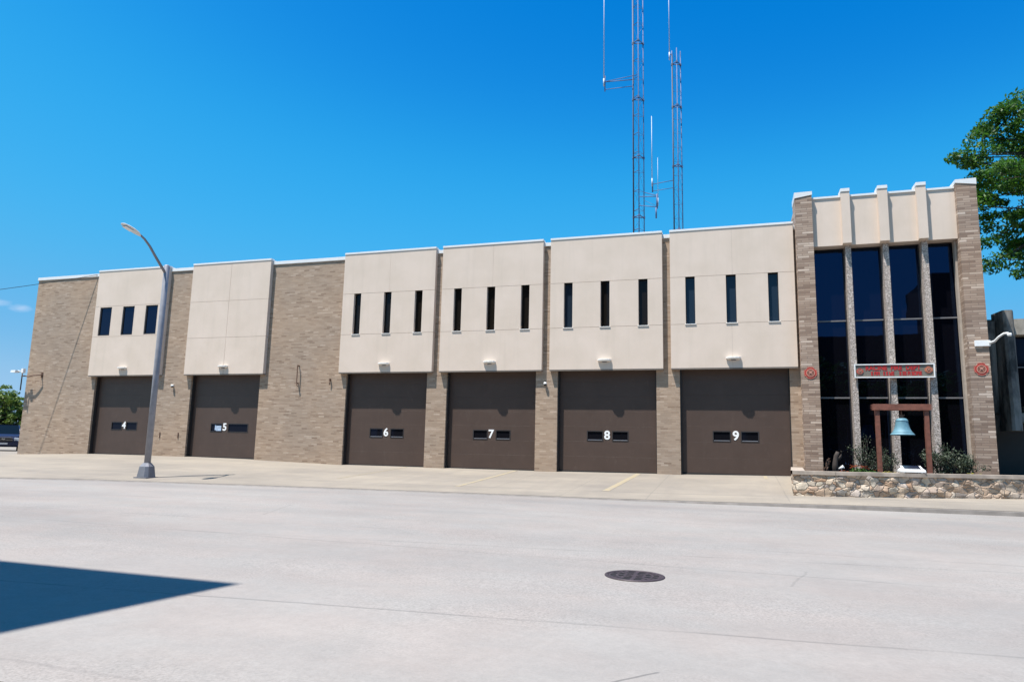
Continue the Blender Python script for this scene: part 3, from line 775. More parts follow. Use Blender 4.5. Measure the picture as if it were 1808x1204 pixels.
for (xa, ya), (xb, yb) in zip(outer, outer[1:]):
    L = math.hypot(xb-xa, yb-ya); nx, ny = (yb-ya)/L, -(xb-xa)/L
    if (xa, ya) == side[0]: nx, ny = -1, 0
    o, w = .035, .34
    A = (xa+nx*o, ya+ny*o); B = (xb+nx*o, yb+ny*o); C_ = (xb-nx*w, yb-ny*w); D_ = (xa-nx*w, ya-ny*w)
    if (xa, ya) == side[0]: B = (xb-.03, yb+.30); C_ = (xb+.35, yb+.30); A=(xa-.03,ya); D_=(xa+.35,ya)
    za, zb = capz(xa), capz(xb); h = .10
    mb.quad((*A,za),(*B,zb),(*B,zb+h),(*A,za+h)); mb.quad((*A,za+h),(*B,zb+h),(*C_,zb+h),(*D_,za+h)); mb.quad((*D_,za+h),(*C_,zb+h),(*C_,zb),(*D_,za)); mb.quad((*B,zb),(*A,za),(*D_,za),(*C_,zb))
    if xa == 1.50: mb.quad((*D_,za),(*A,za),(*A,za+h),(*D_,za+h))
mb.build('wall_cap', M['cap'], pw)
mb = MB()
mb.quad((1.95,.14,1.02),(1.75,-5.1,1.02),(2.6,-5.2,1.02),(4.4,-4.9,1.03),(7.4,-4.1,1.04),(12.5,-2.8,1.06),(19,-.8,1.06),(19,.35,1.06),(8.1,.35,1.05))
tag(mb.build('soil', M['soil']), kind='structure')

# bell frame
BY = -2.5
bf = thing('timber_frame', (4.92, BY, 1.0), 'reddish brown timber post and beam frame carrying a bell in the planter', 'frame')
for x in (4.235, 5.60):
    mb = MB(); mb.bbox(x-.065, x+.065, BY-.065, BY+.065, .95, 3.06, .006); mb.build('post', M['redwood'], bf)
for y0 in (BY-.115, BY+.07):
    mb = MB(); z0_, z1_ = 3.07, 3.26; ends = []
    # notched ends: three shallow teeth
    L_ = [(4.13,z1_),(4.07,z1_-.022),(4.13,z1_-.044),(4.06,z1_-.068),(4.13,z1_-.092),(4.06,z1_-.116),(4.13,z1_-.14),(4.07,z1_-.162),(4.14,z0_)]
    R_ = [(9.835-x, z) for x, z in reversed(L_)]
    mb.prism(L_+R_, 1, y0, y0+.045); mb.build('beam', M['redwood'], bf)
mb = MB(); mb.box(4.17, 5.66, BY-.0695, BY+.0695, 3.061, 3.20); mb.build('beam_core', M['redwood'], bf)
bl = thing('bell', (4.915, BY, 2.30), 'pale turquoise verdigris bell hanging from the timber frame', 'bell')
prof = [(.335,0),(.345,.012),(.335,.03),(.31,.055),(.285,.085),(.255,.13),(.225,.19),(.20,.27),(.185,.35),(.175,.43),(.165,.475),(.14,.505),(.10,.52),(.04,.525),(.001,.525)]
mb = MB(); mb.lathe(prof, (0,0,0), 36)
mb.lathe([(.335,0),(.30,.03),(.24,.10),(.19,.2),(.165,.35),(.14,.46),(.001,.48)], (0,0,0), 36); mb.lathe([(.294,.078),(.300,.083),(.288,.09)], (0,0,0), 36); mb.lathe([(.179,.43),(.186,.438),(.176,.445)], (0,0,0), 36)
mb.build('bell_body', M['patina'], bl, True)
mb = MB(); mb.box(-.05,.05,-.03,.03,.526,.60); mb.tube([(0,0,.58),(0,0,.762)], .02, 8); mb.box(-.09,.09,-.025,.025,.60,.63); mb.build('yoke', M['rust'], bl, True)
mb = MB(); mb.tube([(0,0,.46),(0,0,.10)], .012, 6); mb.lathe([(.001,-.045),(.035,-.03),(.045,0),(.035,.03),(.001,.045)], (0,0,.07), 12); mb.build('clapper', M['rust'], bl, True)

# solar lantern on the cap
so = thing('solar_light', (4.62, -4.75, 1.18), 'white solar light box with dark panel on the planter cap in front of the bell', 'light')
def bxs(mb, a, b, y0, y1, z0, z1, s): # tapered box
    lo = [(a,y0),(b,y0),(b,y1),(a,y1)]; hi = [(a+s,y0+s),(b-s,y0+s),(b-s,y1-s),(a+s,y1-s)]
    for i in range(4):
        j = (i+1)%4; mb.quad((*lo[i],z0),(*lo[j],z0),(*hi[j],z1),(*hi[i],z1))
    mb.quad(*[(x,y,z1) for x,y in hi]); mb.quad(*[(x,y,z0) for x,y in reversed(lo)])
mb = MB(); bxs(mb, 4.30, 4.93, -5.02, -4.62, 1.215, 1.265, .0); bxs(mb, 4.30, 4.93, -5.02, -4.62, 1.266, 1.315, .05); mb.box(4.36,4.42,-4.98,-4.66,1.17,1.214); mb.box(4.81,4.87,-4.98,-4.66,1.17,1.214); mb.build('case', M['white'], so)
so.location.z = 1.19
mb = MB(); mb.prism([(-5.0,1.317),(-4.68,1.317),(-4.68,1.40)], 0, 4.36, 4.87); mb.build('wedge', M['white'], so)
mb = MB(); mb.prism([(-4.985,1.3225),(-4.70,1.3965),(-4.702,1.4015),(-4.987,1.3275)], 0, 4.41, 4.82); mb.build('solar_panel', M['panelsolar'], so)
# spotlight
sp = thing('spotlight', (3.0, -3.6, 1.02), 'small white spotlight low in the planter near the left brick pier', 'light')
mb = MB(); mb.tube([(3.0,-3.6,1.0),(3.0,-3.6,1.25)], .012, 6); mb.tube([(2.92,-3.62,1.24),(3.05,-3.66,1.31)], [.02,.055], 10); mb.build('lamp_head', M['white'], sp)

# ------------------------------------------------------------------ foliage
def leaves(mb, c, r, n, ls, droop=0, asp=.5, rnd=random, flat=0):
    for _ in range(n):
        while True:
            d = Vector((rnd.uniform(-1,1), rnd.uniform(-1,1), rnd.uniform(-1,1)))
            if d.length < 1: break
        p = Vector(c)+Vector((d.x*r[0], d.y*r[1], d.z*r[2]))
        s = ls*rnd.uniform(.6, 1.35)
        nrm = Vector((rnd.gauss(0,1), rnd.gauss(0,1), rnd.gauss(0,1)+flat)).normalized()
        ax = nrm.cross(Vector((rnd.gauss(0,1), rnd.gauss(0,1), rnd.gauss(0,.6)-droop))).normalized()
        ay = nrm.cross(ax)
        a = ax*s; b = ay*s*asp
        mb.quad(p-a, p+b*.8-a*.1, p+a, p-b*.8-a*.1)
def shrub(name, x, y, z, w, h, n, ls, mat, label, cat='shrub', group=None, stems=7, gap=.5):
    t = thing(name, (x, y, z), label, cat, group); rnd = random.Random(int(x*100)+n)
    mb = MB(); tips = []
    for i in range(stems):
        a = rnd.uniform(0, 2*PI); r = rnd.uniform(.15, 1)*w; hh = h*rnd.uniform(.55, 1)*(1-.35*r/w)
        p = [(0,0,-.02),(math.cos(a)*r*.3, math.sin(a)*r*.3, hh*.4),(math.cos(a)*r*.75, math.sin(a)*r*.75, hh*.8),(math.cos(a)*r, math.sin(a)*r, hh)]
        mb.tube(p, [.016,.012,.008,.004], 5); tips.append(p)
    mb.build('stems', M['bark'], t, True)
    mb = MB()
    for p in tips:
        for q in range(6):
            k = rnd.uniform(.25, 1.0); i = min(int(k*3), 2); f = k*3-i
            c = Vector(p[i]).lerp(Vector(p[i+1]), min(f, 1))+Vector((rnd.gauss(0,w*.13), rnd.gauss(0,w*.13), rnd.gauss(0,h*.05)))
            c.z = max(c.z, .06)
            leaves(mb, c, (w*.22, w*.22, h*.10), n//(len(tips)*6), ls, rnd=rnd)
    mb.build('foliage', mat, t, True)
G1 = 'grey green shrubs in the stone planter'
shrub('shrub', 3.95, -1.6, 1.02, .62, 1.40, 950, .028, M['shrub'], 'loose airy grey green shrub in front of the left concrete mullion', group=G1, stems=13)
shrub('shrub', 4.62, -1.5, 1.02, .55, .95, 1100, .030, M['shrub'], 'dark shrub between the left bell post and the middle mullion', group=G1, stems=12)
shrub('shrub', 6.15, -1.4, 1.04, .62, 1.25, 2300, .034, M['shrub'], 'tall dense dark shrub right of the bell frame', group=G1, stems=16)
shrub('shrub', 6.95, -1.2, 1.04, .60, 1.0, 1700, .034, M['shrub'], 'lower dark shrub against the right brick pier', group=G1, stems=14)
shrub('twiggy_plant', 2.66, -3.2, 1.02, .16, .62, 120, .03, M['rust'], 'bare reddish twiggy plant at the foot of the left brick pier', 'plant', stems=9)
# dark stump
st = MB(); st.tube([(2.95,-2.6,1.0),(2.95,-2.6,1.35),(2.99,-2.6,1.62),(3.04,-2.6,1.75)], [.10,.085,.07,.05], 10); st.tube([(2.97,-2.6,1.45),(3.12,-2.6,1.6),(3.16,-2.6,1.78)], [.05,.045,.04], 8)
tag(st.build('cactus_stump', M['bark']), 'short dark forked stump in the planter in front of the left window', 'stump')
def flowers(name, x, y, z, w, h, mat, label, n=26, ps=.035):
    t = thing(name, (x,y,z), label, 'flowers'); rnd = random.Random(int(x*77))
    mb = MB(); leaves(mb, (0,0,h*.4), (w, w*.7, h*.45), 420, .04, rnd=rnd); mb.build('foliage', M['leafbright'], t, True)
    mb = MB()
    for _ in range(n):
        px, py = rnd.uniform(-w,w)*.85, rnd.uniform(-w,w)*.6; pz = h*rnd.uniform(.8,1.1)
        for k in range(6):
            a = 2*PI*k/6; mb.quad((px,py,pz), (px+ps*math.cos(a-.4), py+ps*math.sin(a-.4), pz+.01), (px+ps*1.2*math.cos(a), py+ps*1.2*math.sin(a), pz+.005), (px+ps*math.cos(a+.4), py+ps*math.sin(a+.4), pz+.01))
    mb.build('blossoms', mat, t, True)
flowers('flower_clump', 3.42, -3.9, 1.03, .26, .30, M['petalo'], 'orange flowers over bright green leaves in the planter')
flowers('flower_clump', 3.75, -4.1, 1.03, .22, .22, M['petalo'], 'bright green leafy clump at the foot of the left mullion', n=3)
flowers('flower_clump', 2.98, -4.3, 1.03, .12, .16, M['petalo'], 'small patch of dull orange flowers beside the spotlight', n=9)
flowers('flower_clump', 4.12, -4.45, 1.03, .22, .17, M['petaly'], 'low yellow flowers at the foot of the left bell post', n=14, ps=.028)
flowers('flower_clump', 6.45, -3.4, 1.04, .25, .16, M['petaly'], 'low pale flowers behind the cap below the right shrubs', n=6, ps=.03)

def tree(name, x, y, z, cc, cr, nclus, nleaf, ls, csz, mat, label, group=None, th=4, tr=.3, seed=1, extra=(), droop=.4, shell=.35):
    t = thing(name, (x,y,z), label, 'tree', group); rnd = random.Random(seed)
    cl = []
    while len(cl) < nclus:
        d = Vector((rnd.uniform(-1,1), rnd.uniform(-1,1), rnd.uniform(-1,1)))
        if d.length > 1 or d.length < shell: continue
        k = 1+.16*noise.noise(d*2.3+Vector((seed,0,0)))*2
        cl.append(Vector((cc[0]+d.x*cr[0]*k, cc[1]+d.y*cr[1]*k, cc[2]+d.z*cr[2]*k)))
    cl += [Vector(e) for e in extra]
    mb = MB(); top = Vector((cc[0], cc[1], cc[2]-cr[2]*.1))
    mb.tube([(x,y,z-.1),(x,y,z+.5),(x+(cc[0]-x)*.4,y,z+th*.6),(cc[0],cc[1],z+th),top], [tr*1.35,tr,tr*.85,tr*.7,tr*.3], 12)
    for i in range(0, len(cl), max(1, nclus//60)):
        c = cl[i]; s = Vector((cc[0], cc[1], z+th))+(top-Vector((cc[0],cc[1],z+th)))*rnd.uniform(0,.8)
        m1 = s.lerp(c, .45)+Vector((0,0,.12*(c-s).length)); 
        mb.tube([s, m1, c], [tr*.28, tr*.15, tr*.04], 6)
    for e in list(extra): 
        s = Vector((cc[0], cc[1], cc[2])); mb.tube([s, s.lerp(Vector(e), .5)+Vector((0,0,.4)), e], [tr*.25,tr*.12,.015], 6)
    mb.build('trunk', M['bark'], t)
    mb = MB()
    for c in cl:
        s = rnd.uniform(.6, 1.25)*csz
        leaves(mb, c, (s, s, s*.42), nleaf, ls, droop, .5, rnd, flat=.8)
    mb.build('crown', mat, t)
ex = [(9.75,7.5,15.0),(10.2,7.5,15.1),(10.7,7.6,15.2),(10.3,7.6,14.7),(10.9,7.6,15.9),(10.4,7.5,12.9),(10.6,7.5,9.9),(10.9,7.6,12.2),(10.5,7.6,11.0),(11.3,7.7,16.6),(12.0,7.7,17.3),(11.6,7.6,17.0),(12.6,7.8,17.7),(11.0,7.6,13.8),(10.6,7.6,14.0),(11.2,7.6,10.2)]
tree('shade_tree', 18.5, 8.5, .9, (18.2,8.5,13.9), (8.0,5.6,5.4), 900, 200, .105, .72, M['leaf'], 'large full green tree rising behind the right end of the station', th=7, tr=.38, seed=3, extra=ex)
for i, (x, y, h, r, s_, lb) in enumerate([(-76.5,28,3.6,2.6,5,'round green tree at the far left edge beyond the car'), (-72.6,27,3.5,2.4,9,'green tree just left of the station corner, in the distance'), (-69,29,3.2,2.6,11,'lower green tree half hidden by the station corner'),(-84,40,4.4,4,13,'bushy green tree furthest back between the house and the station')]):
    tree('background_tree', x, y, .7, (x,y,.7+h*.83), (r,r,h*.90), 110, 70, .17, .55, M['leafyg'], lb, 'distant trees left of the station', th=1.2, tr=.18, seed=s_, shell=.15)
# hedge
hd = thing('hedge', (-66,24,.7), 'dense dark hedge behind the parked car', 'hedge'); mb = MB(); rr = random.Random(5)
for i in range(60): leaves(mb, (rr.uniform(-80,-58), rr.uniform(24,25.5), rr.uniform(.8,1.9)), (.8,.6,.5), 60, .16, rnd=rr)
mb.build('foliage', M['leaf'], hd)

# house at far left
hs = thing('house', (-86, 28, .72), 'grey roofed house at the far left edge of the view', 'house')
mb = MB(); mb.box(-92, -80.2, 24.5, 31.6, .6, 4.0); mb.build('wall', M['siding'], hs)
mb = MB(); mb.prism([(23.9,3.85),(28,5.9),(32.1,3.85),(32.1,4.0),(28,6.08),(23.9,4.0)], 0, -92.5, -79.8); mb.build('roof', M['shingle'], hs)
mb = MB(); mb.box(-80.199,-80.14,27,28.2,1.8,3.1); mb.build('window', M['glass2'], hs)

# ------------------------------------------------------------------ parked car (front three-quarter view, local: front = -Y)
def car():
    cx, cy = -46.4, 7.6; z = baseZ(cx)-.01
    t = thing('parked_car', (cx, cy, z), 'dark blue sport utility car facing the street at the far left edge', 'car', rz=.88)
    def sect(y, zb, zt, w, r=.12):  # cross section ring at y, half width w
        return [(-w+r*.3,y,zb),(-w,y,zb+r),(-w,y,zt-r*1.2),(-w+r,y,zt),(w-r,y,zt),(w,y,zt-r*1.2),(w,y,zb+r),(w-r*.3,y,zb)]
    def loft(mb, S):
        for a, b in zip(S, S[1:]):
            for i in range(8): mb.quad(a[i], b[i], b[(i+1)%8], a[(i+1)%8], smooth=False)
        mb.quad(*S[0]); mb.quad(*reversed(S[-1]))
    mb = MB(); loft(mb, [sect(-2.30,.40,.78,.78), sect(-2.18,.28,.98,.90), sect(-1.6,.26,1.06,.94), sect(-1.0,.26,1.10,.95), sect(1.6,.26,1.10,.95), sect(2.2,.30,1.05,.92), sect(2.35,.42,.95,.84)])
    mb.build('body', M['carpaint'], t, True)
    def cab(y, z, w): return (-w, y, z), (w, y, z)
    mb = MB(); A = cab(-1.15,1.06,.84); B = cab(-.45,1.66,.66); Cc = cab(1.9,1.68,.66); Dd = cab(2.28,1.06,.84)
    mb.quad(B[0],B[1],Cc[1],Cc[0]); mb.box(-.62,.62,-.3,1.7,1.665,1.70)
    mb.build('roof', M['carpaint'], t, True)
    mb = MB(); mb.quad(A[0],A[1],B[1],B[0]); mb.build('windshield', M['carglass'], t, True)
    mb = MB(); mb.quad(Cc[0],Cc[1],Dd[1],Dd[0]); mb.quad(A[1],Dd[1],Cc[1],B[1]); mb.quad(Dd[0],A[0],B[0],Cc[0]); mb.build('side_glass', M['carglass'], t, True)
    mb = MB()
    for sx in (-1, 1): mb.tube([(sx*.84,-1.15,1.07),(sx*.67,-.45,1.67)], .03, 6); mb.tube([(sx*.76,.5,1.08),(sx*.665,.5,1.67)], .03, 6)
    mb.build('pillars', M['carpaint'], t, True)
    mb = MB(); mb.box(-.48,.48,-2.325,-2.24,.60,.84); mb.build('grille', M['darkmetal'], t, True)
    mb = MB(); mb.box(-.50,.50,-2.34,-2.30,.845,.875); mb.box(-.50,.50,-2.34,-2.31,.70,.72); mb.box(-.09,.09,-2.36,-2.341,.70,.80); mb.build('grille_trim', M['chrome'], t, True)
    mb = MB(); mb.bbox(-.86,.86,-2.42,-2.18,.36,.56,.03); mb.build('bumper', M['carpaint'], t, True)
    mb = MB(); mb.box(-.26,.26,-2.43,-2.421,.43,.53); mb.build('number_plate', M['whitedirty'], t, True)
    for sx in (-1, 1):
        mb = MB(); mb.bbox(*sorted((sx*.54, sx*.86)), -2.30, -2.10, .64, .86, .03); mb.build('headlight', M['lens'], t, True)
        mb = MB(); mb.bbox(*sorted((sx*.95, sx*1.14)), -1.02, -.90, 1.08, 1.22, .02); mb.build('mirror', M['carpaint'], t, True)
        for y in (-1.45, 1.45):
            mb = MB(); n = 20
            x0 = sx*.72; x1 = sx*.955
            mb.tube([(x0,y,.34),(x1,y,.34)], .34, 20); w = mb.build('wheel', M['tyre'], t, True)
            mb = MB(); mb.tube([(x1,y,.34),(x1+sx*.012,y,.34)], .20, 16); mb.build('rim', M['chrome'], w, True)
car()

# ------------------------------------------------------------------ wire
mb = MB(); pts = []
for i in range(25):
    q = 12*i/24; pts.append((-31.42-1.98*q, .16-q, 10.03-.558*q+.022*q*q))
mb.tube(pts, .014, 5); tag(mb.build('overhead_wire', M['cable']), 'thin dark overhead wire sloping from the roof edge out to the left', 'wire')
up = thing('utility_pole', (-55.2,-11.84,.4), 'wooden utility pole at the far end of the overhead wire', 'pole')
mb = MB(); mb.tube([(-55.2,-12.0,.2),(-55.2,-12.0,8.2)], [.16,.11], 12); mb.build('pole', M['bark'], up)
mb = MB(); mb.box(-55.3,-55.1,-13.0,-11.0,7.2,7.32); mb.build('crossarm', M['bark'], up)

# ------------------------------------------------------------------ antenna masts on the roof
def mast(x0, x1, y, top, lad, label, mastmat):
    w = x1-x0; t = thing('antenna_mast', ((x0+x1)/2, y, 9.75), label, 'antenna mast', 'lattice antenna masts behind the roof')
    L = [Vector((x0, y, 0)), Vector((x0+w*.62, y-w*.55, 0)), Vector((x1, y+w*.35, 0))]
    for i, p in enumerate(L):
        mb = MB(); mb.tube([(p.x, p.y, 9.6), (p.x, p.y, top)], .032 if i else .038, 6); mb.build('leg', mastmat, t)
    mb = MB(); z = 9.9; st = 1.22 if lad else .9; k = 0
    while z < top-.1:
        for i in range(3):
            a, b = L[i], L[(i+1)%3]
            mb.tube([(a.x,a.y,z),(b.x,b.y,z)], (.024 if i == 0 else .010) if lad else .008, 4, False)
            mb.tube([(a.x,a.y,z),(b.x,b.y,min(z+st, top))] if k % 2 else [(b.x,b.y,z),(a.x,a.y,min(z+st, top))], .006, 4, False)
        z += st; k += 1
    mb.build('bracing', mastmat, t)
    mb = MB(); p = L[0].lerp(L[1], .15); mb.tube([(p.x-.02,p.y-.03,9.6),(p.x-.02,p.y-.03,top-.3)], .03, 6); mb.build('cable_run', M['cable'], t)
    for z in ([11.6, 15.6, 19.4, 23.2, 27.0] if lad else [14.6, 18.6, 22.4, 25.2]):
        if z > top-.2: continue
        mb = MB()
        for i in range(3):
            a, b = L[i], L[(i+1)%3]; mb.tube([(a.x,a.y,z),(b.x,b.y,z)], .028, 6)
            mb.box(a.x-.055,a.x+.055,a.y-.055,a.y+.055,z-.06,z+.06)
        mb.build('section_joint', mastmat, t)
    return t
def whip(t, x, y, z0, z1, r=.028, name='whip_antenna'):
    mb = MB(); mb.tube([(x,y,z0),(x,y,z0+.5)], r*1.5, 8); mb.tube([(x,y,z0+.5),(x,y,z1)], [r, r*.7], 8); mb.build(name, M['whip'], t)
m1 = mast(-5.62, -5.00, 14, 33.5, True, 'taller lattice antenna mast with ladder rungs rising out of the top of the picture', M['mast'])
mb = MB()
mb.tube([(-5.6,14,24.55),(-7.34,13.9,24.60)], .028, 6); mb.tube([(-5.3,13.7,24.66),(-7.34,13.9,24.62)], .02, 6); mb.tube([(-5.6,14,24.12),(-7.34,13.9,24.08)], .022, 6); mb.tube([(-7.36,13.9,23.95),(-7.36,13.9,25.0)], .035, 8)
mb.build('antenna_arm', M['mast'], m1); whip(m1, -7.42, 13.85, 24.3, 33.0, .032)
mb = MB()
mb.tube([(-5.02,14.2,17.2),(-4.12,13.2,16.55)], .026, 6); mb.tube([(-5.25,13.66,16.75),(-4.12,13.2,16.50)], .026, 6); mb.tube([(-5.25,13.66,16.2),(-4.12,13.2,15.85)], .026, 6); mb.tube([(-5.02,14.2,16.7),(-4.12,13.2,15.9)], .012, 6); mb.tube([(-4.12,13.2,15.75),(-4.12,13.2,16.65)], .05, 8); mb.tube([(-4.17,13.15,15.15),(-4.17,13.15,15.8)], .045, 8)
mb.build('antenna_arm', M['mast'], m1); whip(m1, -4.06, 13.2, 15.9, 18.9, .016)
m2 = mast(-3.22, -2.72, 14, 26.1, False, 'shorter slimmer lattice antenna mast right of the tall one', M['mast'])
mb = MB()
mb.tube([(-3.2,14,17.72),(-4.42,13.9,17.55)], .022, 6); mb.tube([(-3.2,14,17.25),(-4.42,13.9,17.12)], .018, 6); mb.tube([(-4.45,13.9,17.05),(-4.45,13.9,17.75)], .04, 8)
mb.build('antenna_arm', M['mast'], m2); whip(m2, -4.47, 13.85, 17.4, 21.9, .026)
mb = MB(); mb.tube([(-3.2,14,25.9),(-3.34,13.95,25.85)], .03, 6); mb.build('antenna_arm', M['mast'], m2); whip(m2, -3.36, 13.95, 25.5, 31.5, .028)

# ------------------------------------------------------------------ dark building at the right
rb = thing('office_building', (14, 2, .9), 'dark streaked concrete and glass building at the right edge beside the brick pier', 'building')
mb = MB(); mb.box(8.75, 30, 3.2, 20, .7, 6.6); mb.build('core', M['darkmetal'], rb)
mb = MB(); mb.box(8.75, 30, 2.35, 3.19, 6.10, 6.68); mb.build('parapet', M['ledge'], rb)
mb = MB(); mb.box(9.80, 30, 2.25, 3.19, 3.28, 3.52); mb.build('ledge', M['ledge'], rb)
mb = MB(); mb.box(8.75, 30, 2.30, 3.19, 2.95, 3.27); mb.build('spandrel', M['darkconc'], rb)
for i in range(7):
    a = 9.72+i*2.9
    mb = MB(); mb.quad((a,2.9,3.53),(a+1.35,2.9,3.53),(a+1.35,2.9,6.09),(a,2.9,6.09)); mb.build('pane', M['glass2'], rb)
    mb = MB(); mb.quad((a+1.40,2.9,3.53),(a+2.75,2.9,3.53),(a+2.75,2.9,6.09),(a+1.40,2.9,6.09)); mb.build('pane', M['glass2'], rb)
    mb = MB(); mb.box(a, a+2.75, 2.86, 2.899, 4.95, 4.99); mb.build('window_bar', M['greyframe'], rb)
def vfin(x, w, z0, z1, yf, mat):
    # folded concrete fin: V-shaped plan with its ridge towards the street
    mb = MB(); P0 = [(x,2.35),(x+w*.16,yf+.06),(x+w*.30,yf),(x+w*.62,yf+.02),(x+w*.80,yf+.28),(x+w,2.35)]
    mb.prism(P0, 2, z0, z1-.0)
    b = len(mb.v)
    mb.build('folded_fin', mat, rb)
vfin(9.02, .62, 2.62, 6.86, 1.45, M['darkconc'])
for i in range(1, 5): vfin(9.02+2.9*i+1.1, .62, 2.62, 6.86, 1.45, M['darkconc'])
mb = MB(); mb.prism([(2.34,3.25),(2.34,6.55),(1.95,6.55),(2.2,3.25)], 0, 8.62, 9.0); mb.prism([(2.34,2.55),(2.34,3.2),(2.15,3.2)], 0, 8.62, 9.0); mb.build('corner_panel', M['darkconc'], rb)
mb = MB(); mb.box(8.6, 30, 2.36, 3.19, .7, 1.0); mb.build('plinth', M['darkconc'], rb)

# ------------------------------------------------------------------ buildings on the photographer's side (they cast the shadow and show in the glass)
sb = thing('corner_building', (-14, -30, .02), 'tall brick building on the near side of the street whose shadow falls on the road', 'building')
H = 16.0
Z0 = .1; dx, dy = .85/3.43*(H-Z0), 1/3.43*(H-Z0)
tx, ty = -5.249-dx, -20.246-dy; bx, by = -5.735-dx, -22.56-dy
k = (bx-tx)/(by-ty)
foot = [(tx, ty), (tx-18, ty-.02), (tx-18, ty-14), (tx+k*-14, ty-14)]
mb = MB(); mb.prism(foot, 2, -.05, H); mb.build('wall', M['oppbrick'], sb)
for i in range(6):
    for j in range(4):
        x = tx-2.2-i*2.8; z = 1.5+j*3.7
        mb = MB(); mb.box(x-.6, x+.6, ty-.04, ty+.03, z, z+1.8); mb.build('window', M['glass2'], sb)
for (x0, x1, y, h, lb, mt) in ((1, 21.2, -62, 15.6, 'brown brick block across the street, reflected in the tower glass', 'oppbrick'), (22.0, 30, -58, 21.8, 'narrow tall block across the street, reflected at the right of the tower glass', 'oppbrick'), (31, 52, -60, 12.5, 'long low block across the street', 'oppbrick'), (-30, .5, -64, 15.0, 'plain brown block across the street to the left', 'oppbrick')):
    t = thing('street_building', ((x0+x1)/2, y-6, -.1), lb, 'building')
    mb = MB(); mb.box(x0, x1, y-12, y, -.3, h); mb.build('wall', M[mt], t)
    n = int((x1-x0)/3)
    for i in range(n):
        for j in range(3):
            x = x0+1.5+i*3; z = 1.2+j*3.6
            mb = MB(); mb.box(x-.6, x+.6, y-.03, y+.03, z, z+1.7); mb.build('window', M['glass2'], t)

for i, (x, y, h) in enumerate([(9, -52, 7.5), (17.5, -50, 6.5)]):
    tree('street_tree', x, y, 0, (x,y,h), (4.2,4,h*.55), 160, 60, .3, .9, M['leaf'], ['rounder street tree across the road, seen only in the glass', 'smaller street tree across the road, seen only in the glass'][i], 'trees across the road', th=3, tr=.25, seed=21+i)

# ------------------------------------------------------------------ sun, sky, camera
SUN = Vector((-.85, -1, 3.43)).normalized()
el = math.asin(SUN.z); az = math.atan2(SUN.x, SUN.y)
ld = bpy.data.lights.new('sun', 'SUN'); ld.energy = 5.0; ld.angle = math.radians(.5); ld.color = (1, .955, .90)
lo = bpy.data.objects.new('sun', ld); COL.objects.link(lo); lo.location = (-20, -30, 60); lo.rotation_euler = SUN.to_track_quat('Z', 'Y').to_euler()
w = bpy.data.worlds.new('World'); SC.world = w; w.use_nodes = True; nt = w.node_tree
bg = nt.nodes['Background']; sky = nt.nodes.new('ShaderNodeTexSky'); sky.sky_type = 'NISHITA'; sky.sun_disc = False
sky.sun_elevation = el; sky.sun_rotation = az; sky.altitude = 200; sky.air_density = 1.0; sky.dust_density = .3; sky.ozone_density = 2.5
def wscale(src, k):
    x = nt.nodes.new('ShaderNodeVectorMath'); x.operation = 'SCALE'; nt.links.new(src, x.inputs[0]); x.inputs['Scale'].default_value = k; return x.outputs[0]
# deep polarised blue: per-channel response of the clear sky
cv_ = nt.nodes.new('ShaderNodeRGBCurve'); cm = cv_.mapping; cm.extend = 'HORIZONTAL'; cm.use_clip = False
for ci, pts_ in ((0, [(0,0),(.115,.0),(.18,.022),(.38,.105),(.55,.18),(1,.22)]), (1, [(0,0),(.20,.122),(.30,.243),(.56,.295),(.75,.34),(1,.34)]), (2, [(0,0),(.39,.42),(.52,.515),(.745,.50),(1,.46)])):
    cu_ = cm.curves[ci]
    cu_.points[0].location = pts_[0]; cu_.points[1].location = pts_[-1]
    for q in pts_[1:-1]: cu_.points.new(*q)
cm.update()
nt.links.new(wscale(sky.outputs[0], .12), cv_.inputs['Color'])
skyout = wscale(cv_.outputs[0], 1/.12)
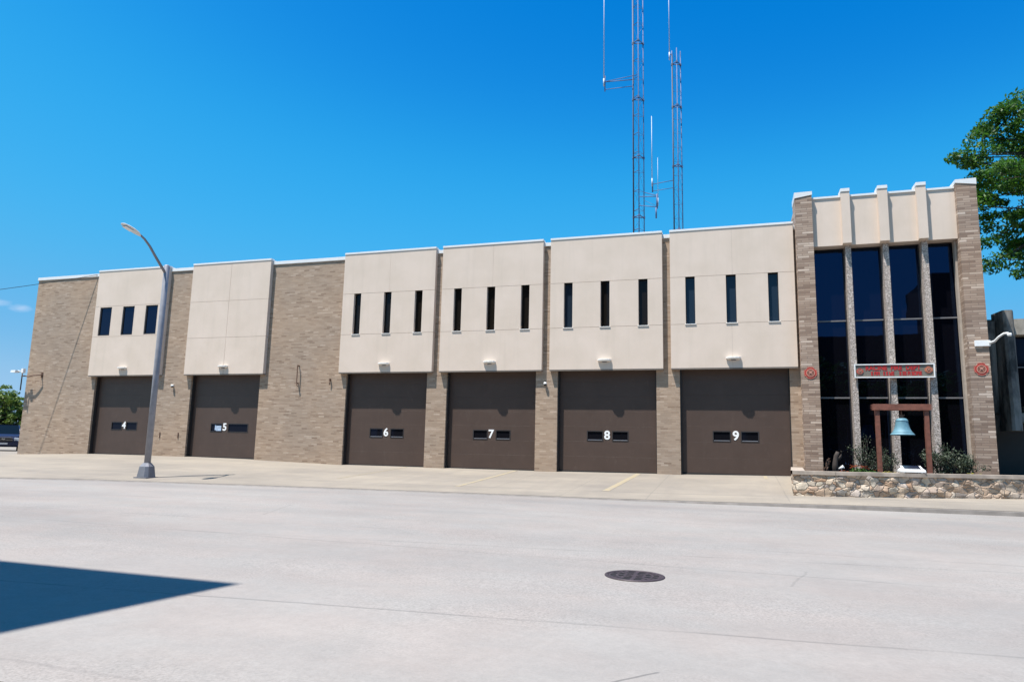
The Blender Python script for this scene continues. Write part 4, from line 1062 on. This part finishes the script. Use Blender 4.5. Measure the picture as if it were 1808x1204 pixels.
# a small thin cloud low in the west and some faint wisps
tc = nt.nodes.new('ShaderNodeTexCoord')
def wmath(op, a, b=None, c=None):
    x = nt.nodes.new('ShaderNodeMath'); x.operation = op
    for i, q in enumerate((a, b, c)):
        if q is None: continue
        if isinstance(q, (int, float)): x.inputs[i].default_value = q
        else: nt.links.new(q, x.inputs[i])
    return x.outputs[0]
def cloud(dirn, spread, sc, thr0, thr1, amt):
    vm = nt.nodes.new('ShaderNodeVectorMath'); vm.operation = 'SUBTRACT'; nt.links.new(tc.outputs['Generated'], vm.inputs[0]); vm.inputs[1].default_value = dirn
    ml = nt.nodes.new('ShaderNodeVectorMath'); ml.operation = 'MULTIPLY'; nt.links.new(vm.outputs[0], ml.inputs[0]); ml.inputs[1].default_value = spread
    ln = nt.nodes.new('ShaderNodeVectorMath'); ln.operation = 'LENGTH'; nt.links.new(ml.outputs[0], ln.inputs[0])
    mp = nt.nodes.new('ShaderNodeMapping'); mp.inputs['Scale'].default_value = (1, 1, 2.6); nt.links.new(tc.outputs['Generated'], mp.inputs[0])
    nz = nt.nodes.new('ShaderNodeTexNoise'); nz.inputs['Scale'].default_value = sc; nz.inputs['Detail'].default_value = 5; nt.links.new(mp.outputs[0], nz.inputs['Vector'])
    m = wmath('MAXIMUM', wmath('SUBTRACT', 1.0, ln.outputs['Value']), 0.0)
    mr = nt.nodes.new('ShaderNodeMapRange'); mr.inputs[1].default_value = thr0; mr.inputs[2].default_value = thr1
    nt.links.new(wmath('MULTIPLY', m, nz.outputs['Fac']), mr.inputs[0])
    return wmath('MULTIPLY', mr.outputs[0], amt)
def mixw(f, a, col):
    x = nt.nodes.new('ShaderNodeMix'); x.data_type = 'RGBA'; nt.links.new(f, x.inputs[0]); nt.links.new(a, x.inputs[6]); x.inputs[7].default_value = col; return x.outputs[2]

C_FW = (-0.302, 0.941, 0.1506)
def pixdir(px, py):
    F = 1234.134; fw = Vector(FW); rt = Vector(RT); up_ = Vector(UP)
    return (fw*F+rt*(px-904)+up_*(602-py)).normalized()
yaw, pitch, roll = math.radians(17.81123893), math.radians(8.66149967), math.radians(1.29782564)
FW = Vector((-math.sin(yaw)*math.cos(pitch), math.cos(yaw)*math.cos(pitch), math.sin(pitch)))
rt0 = Vector((math.cos(yaw), math.sin(yaw), 0)); up0 = rt0.cross(FW)
RT = rt0*math.cos(roll)+up0*math.sin(roll); UP = up0*math.cos(roll)-rt0*math.sin(roll)
c1 = mixw(cloud(pixdir(40, 543), (36, 36, 80), 30, .26, .62, .5), skyout, (4.2, 4.4, 5.2, 1))
c1 = mixw(cloud(pixdir(0, 533), (44, 44, 90), 34, .26, .62, .4), c1, (4.2, 4.4, 5.2, 1))
nt.links.new(c1, bg.inputs[0]); bg.inputs[1].default_value = .12

cam = bpy.data.cameras.new('camera'); co = bpy.data.objects.new('camera', cam); COL.objects.link(co)
cam.sensor_fit = 'HORIZONTAL'; cam.sensor_width = 36; cam.lens = 36*1234.134/1808; cam.clip_end = 3000; cam.clip_start = .05
Mx = Matrix((RT, UP, -FW)).transposed().to_4x4(); Mx.translation = (0, -27, 1.65); co.matrix_world = Mx
SC.camera = co
SC.view_settings.view_transform = 'Standard'; SC.view_settings.look = 'None'; SC.view_settings.exposure = .75; SC.view_settings.gamma = 1
SC.cycles.max_bounces = 6; SC.cycles.use_denoising = True
